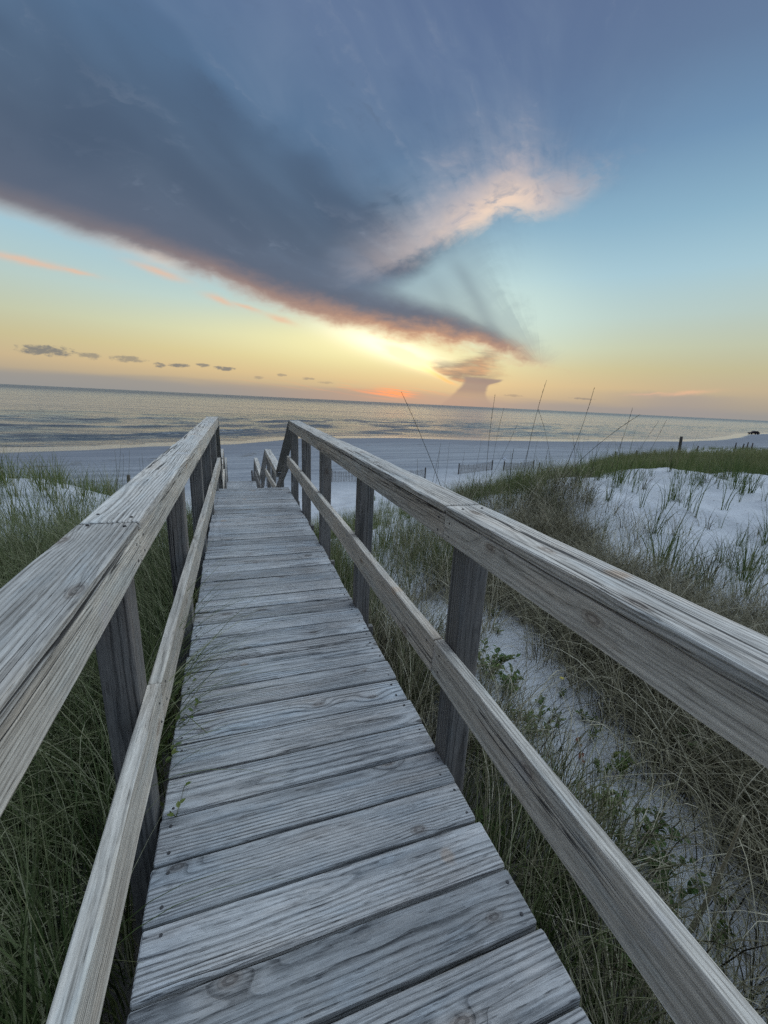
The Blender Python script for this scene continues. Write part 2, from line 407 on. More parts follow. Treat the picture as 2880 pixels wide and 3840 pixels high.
# ------------------------------------------------------------------ materials
def wood_mat(name, light, dark, ring=0.0085, warmvar=(1.08, 0.98, 0.88, 1), contrast=1.0, bumpd=0.0026, cracky=0.0):
    m, g = new_mat(name)
    gl = g.attr('gl', 'Vector'); seed = g.attr('seed'); mark = g.attr('mark')
    s, t, w = g.sep(gl)
    wn = g.n('ShaderNodeTexWhiteNoise', noise_dimensions='1D'); g.put(wn.inputs['W'], seed * 37.7)
    c = g.o(wn, 'Color'); cr, cg, cb = g.sep(c)
    S = s + seed * 17.3; T = t + seed * 5.13; W = w + seed * 2.7
    v = g.vec(S, T, W)
    warp = g.noise(g.vmul(v, (1.3, 6, 6)), 1.0, 2.0, 0.5) - 0.5
    warp2 = g.noise(g.vmul(v, (5, 16, 16)), 1.0, 2.0, 0.5) - 0.5
    tp = (cr - 0.5) * 0.17 + 0.07
    wp = cg * -0.09 - 0.035
    a = t - tp; b = w - wp
    r = (a * a + b * b).f('SQRT')
    kd, kc = g.voro(g.vec(S / 0.34, (T + W * 0.9) / 0.17, 0.0))
    ke = g.n('ShaderNodeTexVoronoi', voronoi_dimensions='2D', feature='DISTANCE_TO_EDGE'); g.put(ke.inputs['Vector'], g.vec(S / 0.34, (T + W * 0.9) / 0.17, 0.0)); ke.inputs['Scale'].default_value = 1.0
    kin = g.sm(g.o(ke, 'Distance'), 0.03, 0.22)
    kr, kg, kb = g.sep(kc)
    amp = g.sm(kr, 0.40, 0.75) * (kg * 0.8 + 0.4) * kin
    kn = (kd / 0.20).gauss() * amp
    core_d = kd + warp2 * 0.05
    core = g.sm(core_d, 0.10, 0.06) * g.sm(amp, 0.25, 0.4)
    F = r / ring + warp * 3.0 + warp2 * 0.5 + kn * 1.7
    pf = F.f('FRACT')
    gvar = g.noise(g.vec(F.f('FLOOR') * 3.7 + seed * 9.1, S * 1.3, 0.0), 1.0, 1.0)
    groove = 1.0 - (1.0 - g.sm(pf, 0.02, 0.34) * g.sm(pf, 1.0, 0.94)) * g.sm(gvar, 0.22, 0.62, 0.25, 1.0)
    late = g.sm(pf, 0.30, 0.45) * g.sm(pf, 0.9, 0.5)
    fib = g.noise(g.vmul(v, (9, 420, 420)), 1.0, 2.0, 0.6)
    fib2 = g.noise(g.vmul(v, (3, 130, 130)), 1.0, 2.0, 0.6)
    cn = g.noise(g.vmul(v, (0.55, 38, 38)), 1.0, 1.0, 0.5) - 0.5
    cw = g.noise(g.vec(S * 9.0, T * 70.0, W * 70.0)) - 0.5
    cm = g.sm(g.noise(g.vmul(v, (0.8, 7, 7)), 1.0, 1.0, 0.5), 0.60 - 0.14 * cracky, 0.68 - 0.12 * cracky)
    crack = g.sm((cn + warp2 * 0.10 + cw * 0.03).f('ABSOLUTE'), 0.014 + 0.006 * cracky, 0.006) * cm
    spl = g.noise(g.vmul(v, (2.2, 90, 90)), 1.0, 2.0, 0.5)
    streak = g.sm(spl, 0.60, 0.70) * 0.5 + g.sm(spl, 0.40, 0.30) * -0.5
    fleck = g.noise(g.vmul(v, (26, 230, 230)), 1.0, 3.0, 0.65)
    pit = g.sm(g.noise(g.vmul(v, (11, 120, 120)), 1.0, 2.0, 0.6), 0.62, 0.72)
    fibd = g.sm(fib2, 0.50, 0.34)
    rings = g.sm((core_d * 120.0).f('SINE'), -0.5, 0.6) * core
    val = 0.30 + groove * (0.52 * contrast) + late * 0.14 - fibd * 0.28 + (fib - 0.5) * 0.45 + streak * 0.20 + (fleck - 0.5) * 0.75 - pit * 0.28 + 0.22 * (1 - contrast)
    col = g.mix(g.sm(val, 0.05, 1.0, mode='LINEAR'), dark, light)
    big = g.noise(g.vmul(v, (2.2, 9, 9)), 1.0, 4.0, 0.6)
    big2 = g.noise(g.vmul(v, (0.7, 3, 3)), 1.0, 3.0, 0.6)
    tone = (big * 0.75 + big2 * 0.5 + cb * 0.42 + 0.19)
    tv = g.vec(tone, tone, tone)
    col = g.mix(1.0, col, tv, 'MULTIPLY')
    col = g.mix(g.sm(big2, 0.4, 0.75) * 0.8, col, g.mix(1.0, col, warmvar, 'MULTIPLY'))
    hue = g.noise(g.vmul(v, (3.0, 14, 14)), 1.0, 3.0, 0.6)
    col = g.mix(g.sm(hue, 0.52, 0.70) * 0.8, col, g.mix(1.0, col, (1.03, 0.98, 0.94, 1), 'MULTIPLY'))
    col = g.mix(g.sm(hue, 0.48, 0.30) * 0.8, col, g.mix(1.0, col, (0.92, 0.99, 1.05, 1), 'MULTIPLY'))
    sd, scol = g.voro(g.vec(S * 3.1, T * 3.1, 2.0)); s1, s2, s3 = g.sep(scol)
    spot = g.sm(sd + warp2 * 0.2, 0.10, 0.05) * g.sm(s1, 0.80, 0.83)
    col = g.mix(spot * 0.5, col, g.mix(1.0, col, (1.0, 0.72, 0.5, 1), 'MULTIPLY'))
    scuff = g.sm(sd + warp2 * 0.5, 0.13, 0.03) * g.sm(s2, 0.84, 0.88)
    col = g.mix(scuff * 0.45, col, (0.6, 0.6, 0.6, 1))
    kcol = g.mix(rings, g.mix(1.0, col, (0.52, 0.48, 0.46, 1), 'MULTIPLY'), g.mix(1.0, col, (0.85, 0.81, 0.78, 1), 'MULTIPLY'))
    col = g.mix(core * 0.9, col, kcol)
    col = g.mix((kd / 0.16).gauss() * g.sm(amp, 0.2, 0.6) * 0.25, col, g.mix(1.0, col, (0.72, 0.64, 0.58, 1), 'MULTIPLY'))
    pale = g.sm(g.noise(g.vmul(v, (6, 30, 30)), 1.0, 4.0, 0.65), 0.66, 0.76)
    col = g.mix(pale * 0.3, col, g.mix(1.0, col, (1.5, 1.5, 1.5, 1), 'MULTIPLY'))
    col = g.mix(crack * 0.88, col, (0.02, 0.02, 0.022, 1))
    col = g.mix(mark, col, (0.025, 0.023, 0.024, 1))
    h = groove * 0.62 + fib2 * 0.35 + fib * 0.25 + fleck * 0.35 - pit * 0.5 - crack * 2.0 + rings * 0.3 - core * 0.3
    finish(g, col, 0.82, g.bump(h, bumpd, 0.9), 0.22)
    return m
M_DECK = wood_mat('weathered_deck_wood', (0.48, 0.485, 0.48, 1), (0.055, 0.058, 0.062, 1), 0.0085, (1.05, 0.99, 0.94, 1), 0.8, 0.0042)
M_RAIL = wood_mat('weathered_rail_wood', (0.80, 0.74, 0.64, 1), (0.19, 0.17, 0.14, 1), 0.0075, (1.06, 0.98, 0.9, 1), 0.34, 0.0016, 0.35)
M_CAP = wood_mat('weathered_cap_wood', (0.72, 0.685, 0.62, 1), (0.15, 0.138, 0.12, 1), 0.0085, (1.06, 0.98, 0.9, 1), 0.5, 0.0026, 1.0)
M_POST = wood_mat('weathered_post_wood', (0.25, 0.24, 0.225, 1), (0.055, 0.052, 0.049, 1), 0.0085, (1.05, 0.98, 0.92, 1))  # posts and frame; its dark tone also stands in for shade on sloped rails

def plain_mat(name, c, rough=0.7, vary=0.3, scale=8.0, bump=0.0, spec=0.3):
    m, g = new_mat(name)
    tc = g.n('ShaderNodeTexCoord'); n = g.noise(g.o(tc, 'Object'), scale, 4.0, 0.6)
    k = n * (2 * vary) + (1 - vary)
    col = g.mix(1.0, c, g.vec(k, k, k), 'MULTIPLY')
    finish(g, col, rough, g.bump(n, bump) if bump else None, spec)
    return m
M_FENCE = plain_mat('grey_fence_wood', (0.30, 0.275, 0.25, 1), 0.85, 0.35, 6)
M_STAKE = plain_mat('dark_stake_wood', (0.105, 0.09, 0.08, 1), 0.85, 0.35, 6)
M_WIRE = plain_mat('fence_wire', (0.12, 0.11, 0.1, 1), 0.5, 0.2)

def grass_mat(name, stops, trans=0.3):
    m, g = new_mat(name)
    r = g.attr('rnd'); t = g.attr('tt')
    col = g.ramp(r, stops)
    col = g.mix(g.sm(t, 0.5, 1.0) * 0.35, col, (0.26, 0.22, 0.13, 1))
    d = g.n('ShaderNodeBsdfPrincipled'); g.put(d.inputs['Base Color'], col); d.inputs['Roughness'].default_value = 0.6
    d.inputs['Specular IOR Level'].default_value = 0.25
    tr = g.n('ShaderNodeBsdfTranslucent'); g.put(tr.inputs[0], col)
    mx = g.n('ShaderNodeMixShader'); mx.inputs[0].default_value = trans
    out = g.n('ShaderNodeOutputMaterial')
    g.t.links.new(d.outputs[0], mx.inputs[1]); g.t.links.new(tr.outputs[0], mx.inputs[2]); g.t.links.new(mx.outputs[0], out.inputs[0])
    return m
M_GREEN = grass_mat('green_dune_grass', [(0.0, (0.060, 0.092, 0.026, 1)), (0.4, (0.12, 0.165, 0.048, 1)), (0.75, (0.215, 0.24, 0.09, 1)), (1.0, (0.38, 0.35, 0.21, 1))])
M_MIXED = grass_mat('mixed_dune_grass', [(0.0, (0.018, 0.028, 0.010, 1)), (0.40, (0.075, 0.115, 0.034, 1)), (0.70, (0.19, 0.225, 0.095, 1)), (1.0, (0.54, 0.53, 0.34, 1))])
M_DRY = grass_mat('dry_dune_grass', [(0.0, (0.022, 0.020, 0.012, 1)), (0.40, (0.095, 0.088, 0.048, 1)), (0.70, (0.26, 0.235, 0.145, 1)), (1.0, (0.64, 0.58, 0.43, 1))])
M_STALK = grass_mat('sea_oat_straw', [(0.0, (0.10, 0.09, 0.05, 1)), (1.0, (0.22, 0.18, 0.11, 1))], 0.1)
M_LEAF = grass_mat('green_leaf', [(0.0, (0.05, 0.095, 0.025, 1)), (0.6, (0.11, 0.17, 0.045, 1)), (1.0, (0.22, 0.25, 0.07, 1))], 0.35)
M_DEAD = grass_mat('dead_leaf', [(0.0, (0.16, 0.05, 0.03, 1)), (1.0, (0.22, 0.10, 0.06, 1))], 0.15)
M_FLOWER = plain_mat('yellow_petal', (0.75, 0.62, 0.10, 1), 0.6, 0.1)
M_SCRAP = plain_mat('pale_shell', (0.75, 0.76, 0.78, 1), 0.5, 0.1)

# ------------------------------------------------------------------ ground
CTRL = np.array([
    (-3, -5, -.7), (0, -5, -.7), (3, -5, -.6), (-2, -1, -.72), (0, 0, -.75), (2, -1, -.62), (-1, 2, -.72), (-1.3, 4, -.75), (0, 3, -.78), (1, 1, -.70), (2, 2, -.68), (1.8, 3.2, -.72), (1.2, 5, -.88), (0, 6, -1.0), (-1, 6, -.92),
    (-3, 6.5, -.86), (-2.2, 6.4, -.9), (-4, 9, -.44), (-3.7, 9.4, -.42), (-2.6, 8.6, -.58), (-6, 9, -.55), (-5, 6, -.8), (-5, 3, -.7), (-10, 5, -.7), (-10, 10, -.6), (-1.3, 9, -1.3), (-4, 13, -1.7), (-8, 14, -1.6), (-4.5, 20, -3.2), (-12, 20, -3.0), (-20, 10, -.8), (-20, 20, -3.0), (-30, 8, -.8), (-30, -5, -.7), (-12, -5, -.7),
    (.2, 8, -1.6), (.2, 10.5, -2.1), (.2, 14, -3.0), (.2, 18, -3.6), (.2, 22, -4.1), (2.5, 8, -1.3), (3, 12, -2.3), (4, 17, -3.3), (5, 22, -3.9),
    (3.8, 3.9, -.58), (3.9, 2.8, -.62), (4.6, 2.6, -.58), (4.8, 2.1, -.6), (3.0, 1., -.58), (4, 0, -.6), (7, 0, -.5), (10, 1, -.4), (3.95, 5.4, -.24), (5.8, 6.4, -.06), (8.3, 6.9, 0), (10.5, 7.0, 0), (9.4, 4.9, -.05), (6.5, 4.4, -.28), (14, 5, -.1), (14, -5, -.5),
    (4.5, 8, -.9), (7, 9, -.8), (10, 10, -.75), (15, 11, -.7), (20, 12, -.75), (8, 12, -1.6), (12, 14, -1.5), (18, 17, -1.4), (26, 18, -1.2), (40, 21, -1.3), (30, 10, -.8), (60, 20, -1.2), (40, 0, -.6), (80, 10, -1.2),
    (8, 17, -2.9), (12, 20, -3.3), (16, 24, -3.6), (22, 27, -3.7), (30, 27, -3.4), (40, 31, -3.3), (60, 36, -3.1), (80, 42, -3.1)], float)
def _tps(r2): return r2 * np.log(r2 + 1e-9) * 0.5
def _solve():
    P = CTRL[:, :2]; n = len(P)
    K = _tps(((P[:, None] - P[None]) ** 2).sum(-1)) + np.eye(n) * 0.3
    A = np.zeros((n + 3, n + 3)); A[:n, :n] = K; A[:n, n] = 1; A[:n, n + 1:] = P; A[n, :n] = 1; A[n + 1:, :n] = P.T
    return np.linalg.solve(A, np.r_[CTRL[:, 2], 0, 0, 0])
_W = _solve()
SHX = np.array([-400, -60, -24, -17, -10, 0, 10, 29, 43, 65, 94, 115, 141, 175, 221, 277, 335, 480, 3000.])
SHY = np.array([-60, 48, 56, 58, 63, 67, 77, 81, 79, 80, 84, 87, 95, 110, 134, 153, 166, 205, 900.])
def shore(x): return np.interp(x, SHX, SHY)
SEA_Z = -5.2
def ground(x, y):
    x = np.asarray(x, float); y = np.asarray(y, float)
    shp = x.shape; xf = x.ravel(); yf = y.ravel()
    xc = np.clip(xf, -30, 80); ye = 21 + 0.36 * np.clip(xf, 0, 90)
    yc = np.clip(yf, -5, ye + 6)
    out = np.empty_like(xf)
    for i in range(0, len(xf), 20000):
        q = np.stack([xc[i:i + 20000], yc[i:i + 20000]], 1)
        k = _tps(((q[:, None] - CTRL[None, :, :2]) ** 2).sum(-1))
        out[i:i + 20000] = k @ _W[:-3] + _W[-3] + q @ _W[-2:]
    near = sstep(yf, ye + 6, ye) * sstep(np.abs(xf), 120, 60)
    out = out + near * (0.20 * fbm(xf * 0.75, yf * 0.75, 3) + 0.045 * fbm(xf * 3.1 + 9, yf * 3.1, 3))
    sh = shore(xf)
    d = sh - yf
    beach = SEA_Z + np.where(d > 0, 0.006 * np.minimum(d, 12) + 0.024 * np.clip(d - 5, 0, 60) * sstep(xf, 420, 140), 0.04 * d)
    beach = np.maximum(beach, -9) + 0.02 * fbm(xf * 0.25, yf * 0.8, 2) * (d > 2)
    beach = beach + 0.55 * np.exp(-(((xf - 205) * 0.86 + (yf - 140) * 0.5) / 55) ** 2 - (((yf - 150) * 0.86 - (xf - 205) * 0.5) / 7) ** 2)
    wgt = sstep(yf, ye, ye + 9)
    far = np.where(yf < 60, np.clip(-1.0 - 0.0 * yf, -1, -1), -1)
    out = np.where(np.abs(xf) > 100, np.minimum(out, -1.0), out)
    return (out * (1 - wgt) + beach * wgt).reshape(shp)
def gz(x, y): return float(ground(np.array([x]), np.array([y]))[0])

def sand_mat():
    m, g = new_mat('white_sand')
    tc = g.n('ShaderNodeNewGeometry'); p = g.o(tc, 'Position')
    x, y, z = g.sep(p)
    n1 = g.noise(g.vmul(p, (1.0, 1.0, 1.0)), 1.2, 4.0, 0.6)
    n2 = g.noise(p, 60.0, 3.0, 0.7)
    streak = g.noise(g.vec(x * 0.06 + y * 0.02, y * 0.75 - x * 0.08, 0.0), 1.0, 4.0, 0.6)
    col = g.mix(g.sm(n1, 0.3, 0.7), (0.45, 0.455, 0.46, 1), (0.54, 0.545, 0.55, 1))
    beach = g.sm(y - g.sm(x, 0, 90, 0, 32, 'LINEAR'), 21.0, 30.0)
    bc = g.mix(g.sm(streak, 0.34, 0.66), (0.20, 0.215, 0.235, 1), (0.31, 0.325, 0.34, 1))
    damp = g.sm(z, -4.55, -4.95)
    bc = g.mix(damp * 0.6, bc, (0.15, 0.16, 0.185, 1))
    col = g.mix(beach, col, bc)
    wr = g.noise(g.vec(x * 0.5, y * 0.5, 4.0), 1.0, 4.0, 0.7)
    wrack = g.sm((z + 4.72 + (g.noise(g.vec(x * 0.06, 0.0, 2.0), 1.0, 2.0) - 0.5) * 0.25).f('ABSOLUTE'), 0.05, 0.01) * g.sm(wr, 0.5, 0.66)
    col = g.mix(wrack * beach * 0.6, col, (0.10, 0.09, 0.075, 1))
    wet = g.sm(z, -5.04, -5.15)
    col = g.mix(wet * 0.7, col, (0.11, 0.115, 0.125, 1))
    grain = n2 * 0.3 + 0.85
    col = g.mix(1.0, col, g.vec(grain, grain, grain), 'MULTIPLY')
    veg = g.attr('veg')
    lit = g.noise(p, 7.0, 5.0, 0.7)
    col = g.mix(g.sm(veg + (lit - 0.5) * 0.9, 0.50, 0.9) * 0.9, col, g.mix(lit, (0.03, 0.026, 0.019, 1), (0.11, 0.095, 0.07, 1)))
    # dark specks of litter
    spd, spc = g.voro(g.vec(x * 9.0, y * 9.0, 0.0))
    sr, sg_, sb = g.sep(spc)
    speck = g.sm(spd, 0.16, 0.08) * g.sm(sr, 0.78, 0.82) * (1.0 - beach)
    col = g.mix(speck * 0.6, col, (0.12, 0.09, 0.07, 1))
    fd, fc = g.voro(g.vec(x * 1.7, y * 1.7, 0.0))
    fp = g.sm(fd, 0.35, 0.1) * beach * g.sm(z, -5.1, -4.7)
    h = n1 * 0.6 + g.noise(p, 9.0, 4.0, 0.6) * 0.35 + n2 * 0.04 - fp * 0.5 + streak * beach * 0.8
    finish(g, col, g.sm(wet, 0, 1, 0.9, 0.16), g.bump(h, 0.09, 0.75), 0.25)
    return m

def spaced(a, b, step): return np.arange(a, b - step * 0.3, step)
def geo(a, b, n): return a + (b - a) * (np.geomspace(1, 60, n) - 1) / 59
gxs = np.concatenate([-geo(15, 3000, 40)[::-1], spaced(-15 + .3, -6, .3), spaced(-6, 14, .1), spaced(14, 30, .2), spaced(30, 110, .8), spaced(110, 330, 3.0), geo(330, 4000, 25)])
gys = np.concatenate([spaced(-400, -20, 40), spaced(-20, -2, 1.0), spaced(-2, 11, .1), spaced(11, 34, .22), spaced(34, 100, .5), spaced(100, 260, 2.0), geo(260, 4000, 24)])
GX, GY = np.meshgrid(gxs, gys)
GZ = ground(GX, GY)
nx, ny = len(gxs), len(gys)
ii = (np.arange(ny - 1)[:, None] * nx + np.arange(nx - 1)[None]).ravel()
quads = np.stack([ii, ii + 1, ii + nx + 1, ii + nx], 1)
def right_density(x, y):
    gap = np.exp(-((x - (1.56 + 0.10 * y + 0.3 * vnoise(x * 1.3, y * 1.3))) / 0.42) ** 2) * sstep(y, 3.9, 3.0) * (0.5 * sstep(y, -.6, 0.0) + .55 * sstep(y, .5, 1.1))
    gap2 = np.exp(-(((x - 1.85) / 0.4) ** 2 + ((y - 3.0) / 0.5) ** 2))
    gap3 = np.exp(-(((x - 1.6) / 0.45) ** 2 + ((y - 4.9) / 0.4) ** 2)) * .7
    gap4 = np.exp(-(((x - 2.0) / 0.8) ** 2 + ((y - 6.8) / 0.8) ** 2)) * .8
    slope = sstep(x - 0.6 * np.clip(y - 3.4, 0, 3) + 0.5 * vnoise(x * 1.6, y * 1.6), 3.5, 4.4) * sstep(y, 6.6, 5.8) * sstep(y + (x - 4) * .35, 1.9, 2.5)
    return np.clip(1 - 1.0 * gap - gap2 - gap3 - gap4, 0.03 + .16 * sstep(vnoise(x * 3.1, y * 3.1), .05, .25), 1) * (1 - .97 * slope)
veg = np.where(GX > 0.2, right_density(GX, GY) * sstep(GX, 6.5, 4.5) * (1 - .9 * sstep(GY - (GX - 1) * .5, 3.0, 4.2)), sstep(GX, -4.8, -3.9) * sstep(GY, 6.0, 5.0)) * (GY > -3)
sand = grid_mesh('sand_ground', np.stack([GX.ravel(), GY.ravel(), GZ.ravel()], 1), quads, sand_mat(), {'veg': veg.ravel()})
tag(sand, kind='structure')

# ------------------------------------------------------------------ sea
def sea_mat():
    m, g = new_mat('sea_water')
    tc = g.n('ShaderNodeNewGeometry'); p = g.o(tc, 'Position')
    x, y, z = g.sep(p)
    n1 = g.noise(g.vec(x * 0.22, y * 0.7, 0.0), 1.0, 3.0, 0.55)
    n2 = g.noise(g.vec(x * 0.05, y * 0.16, 3.0), 1.0, 3.0, 0.55)
    n3 = g.noise(g.vec(x * 0.012, y * 0.04, 6.0), 1.0, 3.0, 0.55)
    n4 = g.noise(g.vec(x * 0.003, y * 0.010, 9.0), 1.0, 3.0, 0.55)
    n5 = g.noise(g.vec(x * 1.2, y * 2.6, 0.0), 1.0, 3.0, 0.6)
    h = n1 * 0.95 + n2 * 2.0 + n3 * 7.0 + n4 * 12.0 + n5 * 0.30
    foam = g.attr('foam')
    fn = g.noise(g.vec(x * 0.8, y * 2.2, 0.0), 1.0, 4.0, 0.7)
    fm = g.sm(foam + (fn - 0.5) * 0.9, 0.45, 0.75)
    col = g.mix(fm, (0.07, 0.09, 0.105, 1), (0.62, 0.64, 0.66, 1))
    finish(g, col, g.sm(fm, 0, 1, g.sm(y, 120, 1500, 0.15, 0.38), 0.7), g.bump(h, 0.8, 1.0), 0.45, IOR=1.33, Specular_Tint=(0.86, 0.94, 1.06, 1))
    return m
sx = np.concatenate([-geo(70, 9000, 30)[::-1], spaced(-69, 40, 0.7), spaced(40, 330, 1.6), geo(330, 20000, 30)])
so = np.concatenate([spaced(-9, 60, 0.28), spaced(60, 130, 1.0), geo(130, 30000, 40)])
SX, SO = np.meshgrid(sx, so)
SY = shore(np.clip(SX, -400, 400)) * sstep(SO, 3000, 60) + SO
SY = SY + (SX * 0.0)
amp = 0.17 * sstep(SO, 1.0, 7) * sstep(SO, 120, 50)
wob = 3.0 * fbm(SX * 0.035, SO * 0.02, 2)
ph = SO + wob
brk = np.clip(0.55 + 1.8 * fbm(SX * 0.10 + 3, SO * 0.16, 3), 0, 1.4)
prof = lambda q: np.exp(2.2 * (np.cos(q) - 1))
SZ = SEA_Z + amp * (prof(2 * PI * ph / 4.6) * brk - 0.2) * 1.3
SZ += 0.02 * fbm(SX * 0.4, SO * 1.2, 3) * sstep(SO, 0, 4)
SZ += 0.010 * (SO < 6)
foam = np.clip(prof(2 * PI * (ph + 0.5) / 4.6) * (brk - 0.80) * 0.9 * sstep(SO, 34, 14) * sstep(SO, 1, 4), 0, 1)
foam = np.maximum(foam, 0.55 * np.exp(-((SO - 0.8 - 0.8 * fbm(SX * 0.12, SO * 0, 2)) / 0.30) ** 2))
foam = np.maximum(foam, 0.5 * np.exp(-((SO - 4.2 - 2.0 * fbm(SX * 0.09 + 5, SO * 0, 2)) / 0.30) ** 2) * sstep(vnoise(SX * .06, SO * 0), -.2, .1))
nx2, ny2 = len(sx), len(so)
ii = (np.arange(ny2 - 1)[:, None] * nx2 + np.arange(nx2 - 1)[None]).ravel()
quads = np.stack([ii, ii + 1, ii + nx2 + 1, ii + nx2], 1)
sea = grid_mesh('sea', np.stack([SX.ravel(), SY.ravel(), SZ.ravel()], 1), quads, sea_mat(), {'foam': foam.ravel()})
tag(sea, kind='structure')

# ------------------------------------------------------------------ boardwalk
TILT = 0.0081
def T3(p): return np.array([p[0], p[1], p[2] + TILT * p[1]])

def board(B, p0, p1, across, up, W, T, seed, r=0.005, n=None, warp=0.0015, wear=0.0012, swap=False):
    """a board from p0 to p1 (its top edge line); section spans +across*W and -up*T; rounded worn edges"""
    p0 = np.array(p0, float); p1 = np.array(p1, float)
    L = np.linalg.norm(p1 - p0); dirv = (p1 - p0) / L
    across = np.array(across, float); up = np.array(up, float)
    k = 0.7071 * r; q = r - k
    sec = []
    for (ca, cb, sa, sb) in ((0, 0, 1, -1), (W, 0, -1, -1), (W, -T, -1, 1), (0, -T, 1, 1)):
        a3 = [(ca + sa * 0, cb + sb * r), (ca + sa * q, cb + sb * q), (ca + sa * r, cb + sb * 0)]
        if sa * sb > 0: a3 = a3[::-1]
        sec += a3
    sec = np.array(sec)
    # extra points on the wide faces so that wear shows
    m = len(sec)
    n = n or max(3, int(L / 0.12) + 1)
    ss = np.r_[0, 0.0025, np.linspace(0.004, L - 0.004, n), L - 0.0025, L]
    V = []; GLs = []
    ph = seed * 7.7
    for j, sj in enumerate(ss):
        ins = 0.0025 if j in (0, len(ss) - 1) else (0.0007 if j in (1, len(ss) - 2) else 0)
        c = sec.copy()
        mid = np.array([W / 2, -T / 2])
        c = c + np.sign(mid - c) * ins
        jit = np.array([[float(vnoise(np.array(sj * 9 + i * 3.3 + ph), np.array(ph * 1.3 + i))), float(vnoise(np.array(sj * 9 + i * 5.1 + ph), np.array(ph + 40 + i)))] for i in range(m)])
        c = c + jit * 2 * wear
        wa = float(vnoise(np.array(sj * 1.1 + ph), np.array(3.0))) * 2 * warp
        wb = float(vnoise(np.array(sj * 1.1 + ph), np.array(9.0))) * 2 * warp
        V.append(p0 + dirv * sj + np.outer(c[:, 0] + wa, across) + np.outer(c[:, 1] + wb, up))
        GLs.append(np.c_[np.full(m, sj), -c[:, 1], -c[:, 0]] if swap else np.c_[np.full(m, sj), c])
    V = np.concatenate(V); GLs = np.concatenate(GLs)
    ns = len(ss)
    F = [(j * m + i, j * m + (i + 1) % m, (j + 1) * m + (i + 1) % m, (j + 1) * m + i) for j in range(ns - 1) for i in range(m)]
    F += [tuple(range(m))[::-1], tuple((ns - 1) * m + i for i in range(m))]
    # orient outward
    if np.dot(np.cross(across, up), dirv) > 0: F = [f[::-1] for f in F]
    B.add(V, F, gl=GLs, seed=np.full(len(V), seed), mark=np.zeros(len(V)))

def nail(B, p, nrm, r=0.0042):
    """a sunken nail head: a small dark dome standing 1 mm proud"""
    p = np.array(p, float); nrm = np.array(nrm, float) / np.linalg.norm(nrm)
    a = np.cross(nrm, [0.3, 0.2, 0.9]); a /= np.linalg.norm(a); b = np.cross(nrm, a)
    ring = [p + r * (a * math.cos(t) + b * math.sin(t)) - nrm * 0.002 for t in np.arange(8) * PI / 4]
    ring2 = [p + 0.8 * r * (a * math.cos(t) + b * math.sin(t)) + nrm * 0.0012 for t in np.arange(8) * PI / 4]
    V = ring + ring2
    F = [(i, (i + 1) % 8, 8 + (i + 1) % 8, 8 + i) for i in range(8)] + [tuple(range(8, 16))]
    B.add(V, F, gl=np.zeros((16, 3)), seed=np.zeros(16), mark=np.full(16, 0.9))

walk = empty('boardwalk', (0, 0, 0))
tag(walk, 'weathered grey wooden boardwalk with handrails and stairs leading down to the beach', 'boardwalk')

_seed = [0.0]
def nseed():
    _seed[0] += 1.0
    return _seed[0] * 0.731 % 61.0

PX0, PY0 = 0.57, 0.1455
deck = MB()
for k in range(-15, 37):
    y0 = PX0 + PY0 * k + 0.0045 + random.uniform(-.0012, .0012)
    y1 = PX0 + PY0 * (k + 1) - 0.0045 + random.uniform(-.0012, .0012)
    if y1 > 5.96: break
    f = min(1, max(0, (y0 - 0.7) / 4.5))
    xl = -0.268 - 0.024 * f + random.uniform(-.005, .005)
    xr = 0.682 - 0.014 * f + random.uniform(-.006, .006)
    dz = random.uniform(-.002, .002); sk = random.uniform(-.0015, .0015)
    T = 0.036
    board(deck, T3((xl, y0, dz)), T3((xr, y0 + sk, dz + random.uniform(-.002, .002))), (0, 1, TILT), (0, 0, 1), y1 - y0, T, nseed(), r=0.0065, n=10, warp=0.0018, wear=0.0015)
    for xx in (xl + 0.035, xr - 0.03):
        for yy in (y0 + 0.028, y1 - 0.03):
            if random.random() < 0.85:
                nail(deck, T3((xx + random.uniform(-.012, .012), yy + random.uniform(-.008, .008), dz)), (0, 0, 1), 0.0055)
deck.build('deck', M_DECK, walk)

# beams under the deck
fr = MB()
for x in (-0.235, 0.19, 0.60):
    board(fr, T3((x, -1.6, -0.042)), T3((x, 5.9, -0.042)), (1, 0, 0), (0, 0, 1), 0.038, 0.185, nseed(), n=6)
for y in (1.15, 2.36, 3.55, 4.68, 5.86):
    board(fr, T3((-0.42, y + 0.11, -0.20)), T3((0.82, y + 0.02, -0.20)), (0, 1, 0), (0, 0, 1), 0.04, 0.18, nseed(), n=4)
fr.build('deck_frame', M_POST, walk)

# left and right rail lines: inner face x, cap top z, mid top z as functions of y
def pl(y, P): 
    return float(np.interp(y, [p[0] for p in P], [p[1] for p in P]))
LX = [(-1.6, -0.255), (0.43, -0.247), (1.2, -0.247), (5.93, -0.2145), (7.5, -0.25), (10.6, -0.306), (17.8, -0.417), (20.4, -0.45)]
RX = [(-1.6, 0.632), (20.4, 0.632)]
LZ = [(-1.6, 0.953), (5.95, 0.953), (7.5, -0.03), (10.6, -0.04), (13.5, -1.25), (17.8, -1.30), (20.3, -2.95)]
RZ = [(-1.6, 0.961), (5.52, 0.961), (7.48, -0.03), (10.59, -0.04), (13.53, -1.25), (17.8, -1.30), (20.31, -2.95)]
LM = [(-1.6, 0.424), (5.95, 0.424), (7.6, -0.35), (10.69, -0.54), (12.95, -1.5), (17.4, -1.8), (20.0, -3.45)]
RM = [(-1.6, 0.468), (5.76, 0.475), (7.6, -0.35), (10.69, -0.54), (12.92, -1.5), (17.42, -1.8), (20.0, -3.45)]
